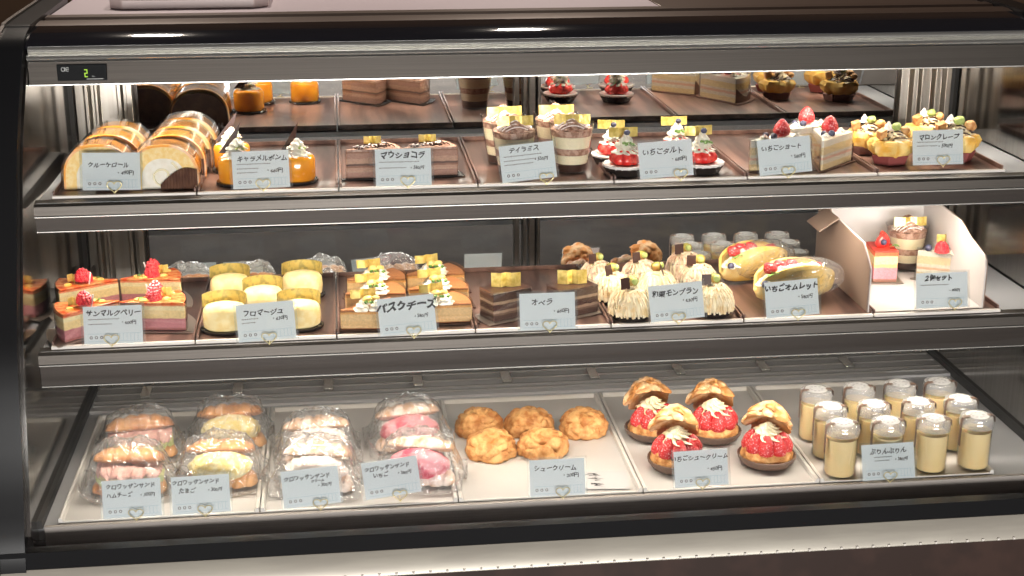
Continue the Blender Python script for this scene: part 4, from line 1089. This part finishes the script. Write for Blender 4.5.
names = ['first', 'second', 'third', 'fourth']
J = []
for rn, ps in rows:
    for k, (px, py) in enumerate(ps): J.append((px, py-8, [0, 6, -5, 3][k], 1, '%s custard pudding jar from the left in the %s row' % (names[k], rn)))
series(make_jar, J, TB)

# croissant sandwiches in clear bags
def bun(L, W, H, seed, bend=.012):
    nx, na = 56, 28; vs = []; fs = []
    for i in range(nx+1):
        u = -1+2*i/nx; x = L*u; e = math.sqrt(max(0, 1-abs(u)**2.4)); seg = .86+.20*abs(math.sin(u*PI*2.6+.4+.25*(u>0)))**.7
        for j in range(na):
            a = 2*PI*j/na; y = W*e*seg*math.cos(a); z = H*e*seg*math.sin(a); z = z if z > 0 else z*.25
            n_ = 1+.07*fb((x*60, y*60, z*60), seed)+.025*math.sin(x*900+4*a)
            vs.append((x, y*n_-bend*(1-u*u)*-1-bend*.5, z*n_))
    for i in range(nx):
        for j in range(na): k = (j+1) % na; fs.append((i*na+j, (i+1)*na+j, (i+1)*na+k, i*na+k))
    fs += [tuple(range(na)), tuple(range(nx*na, nx*na+na))[::-1]]
    return MB().add(vs, fs)
def bag_mb(L, W, H, seed):
    """pillow of crinkled film with two pinched, ragged ends"""
    nx, na = 70, 60; vs = []; fs = []
    for i in range(nx+1):
        u = -1+2*i/nx; e = (1-abs(u)**3.2)**.55 if abs(u) < 1 else 0; e = max(e, .05)
        for j in range(na):
            a = 2*PI*j/na; x = L*u; ca, sa = math.cos(a), math.sin(a)
            fin = max(0, abs(u)-.72)/.28
            y = W*(e+fin*.55)*(abs(ca)**.85)*(1 if ca > 0 else -1); z = H*(e*(1-fin)+.05)*(abs(sa)**.8)*(1 if sa > 0 else -.30)
            k = 1+.10*fb((x*42, y*42, z*42+j*.02), seed)+.10*(.35-abs(noise.noise(Vector((x*70+y*40, y*90, z*70+seed)))))
            vs.append((x*(1+.03*noise.noise(Vector((y*80, z*80, seed)))), y*k, max(-.0012, z*k+.0002)+fin*.012*(1+math.sin(a*3+seed))))
    for i in range(nx):
        for j in range(na): k = (j+1) % na; fs.append((i*na+j, (i+1)*na+j, (i+1)*na+k, i*na+k))
    return MB().add(vs, fs)
def make_sandwich(kind, seed):
    t = thing('bagged_croissant_sandwich', '', 'croissant sandwich', group='bagged croissant sandwiches on the base deck')
    crust = M['croissant_pale'] if kind in ('cream', 'berry') else M['croissant']
    b = bun(.052, .031, .021, seed); b.xf(Matrix.Translation((0, 0, .004))); b.build('croissant_bottom', crust, t, smooth=70)
    def up(mb, dz, dy=0, ti=-20): return mb.xf(Matrix.Translation((0, dy, dz)) @ Matrix.Rotation(math.radians(ti), 4, 'X'))
    def sheet_(L, W, sd, zz, mname, nm, amp=.0028):
        n = 30; vs = []; fs = []
        for i in range(n+1):
            for j in range(8):
                u = -1+2*i/n; v = j/7; e = math.sqrt(max(.04, 1-u*u*.9))
                x = L*u; y = .012-(W+.012)*v*e
                z = zz+amp*math.sin(i*.95+sd)*v+amp*.6*math.sin(i*2.1+sd*2)*v-.010*v*v+.004*e
                vs += [(x, y, z), (x, y, z+.0016)]
        for i in range(n):
            for j in range(7):
                a = (i*8+j)*2; b_ = a+16; fs += [(a, a+2, b_+2, b_), (a+1, b_+1, b_+3, a+3)]
            a = (i*8+7)*2; fs += [(a, a+16, a+17, a+1)]
        return MB().add(vs, fs).build(nm, M[mname], t, smooth=70)
    if kind == 'ham':
        sheet_(.047, .034, 1, .024, 'lettuce', 'lettuce'); sheet_(.043, .032, 2.2, .029, 'cheese', 'cheese_slice', .0015); sheet_(.046, .031, 4, .034, 'ham', 'ham_slice', .0035)
        up(bun(.050, .022, .020, seed+2), .041, .010, -24).build('croissant_top', crust, t, smooth=70)
    else:
        fm = {'egg': 'egg', 'cream': 'pink_cream', 'berry': 'berry_cream'}[kind]
        nm = {'egg': 'egg_salad', 'cream': 'whipped_cream', 'berry': 'strawberry_cream'}[kind]
        f = MB().ball((0, -.005, .028), (.043, .026, .022), 4, lambda d: 1+.10*fb(d*2.2, seed)+(.06*math.sin(d.x*26) if kind == 'cream' else 0)+.05*fb(d*6, seed)); f.build(nm, M[fm], t, smooth=75)
        up(bun(.049, .023, .018, seed+2), .044, .012, {'egg': -32, 'cream': -26, 'berry': -30}[kind]).build('croissant_top', crust, t, smooth=70)
    bag = bag_mb(.065, .043, .072, seed); bag.build('clear_bag', M['bag'], t, smooth=60)
    return t
SW = [('ham', 142, 463, 8, 'ham and cheese croissant in a clear bag, the rear one of its pair'),
      ('ham', 131, 497, -6, 'ham and cheese croissant in a clear bag, the front one behind its card'),
      ('egg', 232, 452, 4, 'egg croissant in a clear bag, the rear one of its pair'),
      ('egg', 222, 490, -4, 'egg croissant in a clear bag, the front one behind its card'),
      ('cream', 318, 465, 4, 'whipped cream croissant in a clear bag, the rear one of its pair'),
      ('cream', 318, 494, -10, 'whipped cream croissant in a clear bag, the front one behind its card'),
      ('berry', 409, 452, 10, 'pink strawberry croissant in a clear bag, the rear one of its pair'),
      ('berry', 420, 487, -14, 'pink strawberry croissant in a clear bag, the front one beside its card')]
for k, (kind, px, py, rz, lab) in enumerate(SW):
    p = at(px, py-6, TB); o = make_sandwich(kind, 3+k*7); o.location = (p.x, p.y, TB+.0015); o.rotation_euler.z = math.radians(rz); o['label'] = lab

# ------------------------------------------------------------------ room and light
def struct(mb, name, m):
    o = mb.build(name, m, None); o['kind'] = 'structure'; return o
struct(MB().box(-4, 5, -7, 4.5, -.05, 0), 'floor', M['floor'])
struct(MB().box(-4, 5, 4.5, 4.6, 0, 2.7), 'wall_back', M['wall_brown'])
for x, y, lk, lab in ((-.46, -2.16, 'warm_lamp', 'warm ceiling downlight in front of the left half of the case'),
                      (1.0, -2.3, 'warm_lamp', 'warm ceiling downlight in front of the right half of the case'),
                      (0.0, 1.18, 'cool_lamp', 'cool white ceiling downlight just before the glass, near the middle'),
                      (-.77, 1.02, 'cool_lamp', 'cool white ceiling downlight just before the left end of the glass'),
                      (-.49, 3.56, 'warm_lamp', 'warm ceiling downlight behind the left half of the case'),
                      (.51, 3.56, 'warm_lamp', 'warm ceiling downlight behind the right half of the case')):
    t = thing('ceiling_downlight', lab, 'downlight', (x, y, 2.66), 0, 'ceiling downlights')
    MB().lathe([(.085, 0), (.095, .002), (.095, .04), (.07, .04), (.07, .004)], 32).build('lamp_housing', M['lamp_can'], t)
    MB().lathe([(0, .003), (.07, .003), (.07, .006), (0, .006)], 32).build('lamp_diffuser', M[lk], t)
struct(MB().box(-4, 5, -7, 4.5, 2.70, 2.75), 'ceiling', M['ceiling'])

def spot(name, loc, power, col):
    l = bpy.data.lights.new(name, 'SPOT'); l.energy = power; l.color = col; l.spot_size = math.radians(110); l.spot_blend = .6; l.shadow_soft_size = .06
    o = bpy.data.objects.new(name, l); COL.objects.link(o); o.location = loc; o.rotation_euler = (math.radians(-28), 0, 0); return o
spot('rear_downlight_beam', (-.49, 3.56, 2.63), 90, (1, .88, .76)); spot('rear_downlight_beam', (.51, 3.56, 2.63), 90, (1, .88, .76))
def area(name, loc, rot, sx, sy, power, col):
    l = bpy.data.lights.new(name, 'AREA'); l.shape = 'RECTANGLE'; l.size = sx; l.size_y = sy; l.energy = power; l.color = col
    o = bpy.data.objects.new(name, l); COL.objects.link(o); o.location = loc; o.rotation_euler = rot; return o
WARM = (1, .90, .76)
xc = (X0+X1)/2; Lx = X1-X0-.06
area('header_light', (xc, 2.064, 1.2105), (math.radians(10), 0, 0), Lx, .012, 4.2, WARM)
area('upper_shelf_light', (xc, 1.949, 1.0285), (math.radians(4), 0, 0), Lx, .010, 3.6, WARM)
area('middle_shelf_light', (xc, 1.883, .8320), (math.radians(0), 0, 0), Lx, .010, 3.0, WARM)
area('front_fill_light', (.3, -6.4, .80), (math.radians(90), 0, 0), 5.0, 1.1, 640, (1, .98, .95))  # unseen fill added behind the camera to brighten the cards, not a window

w = bpy.data.worlds.new('world'); SC.world = w; w.use_nodes = True
bg = w.node_tree.nodes['Background']; bg.inputs[0].default_value = (.9, .85, .8, 1); bg.inputs[1].default_value = .35
SC.view_settings.view_transform = 'Standard'; SC.view_settings.look = 'None'; SC.view_settings.gamma = 1; SC.view_settings.exposure = .08
SC.view_settings.use_curve_mapping = False
SC.cycles.transparent_max_bounces = 32; SC.cycles.max_bounces = 10; SC.cycles.glossy_bounces = 6
SC.cycles.caustics_reflective = False; SC.cycles.caustics_refractive = False
SC.cycles.sample_clamp_indirect = 4
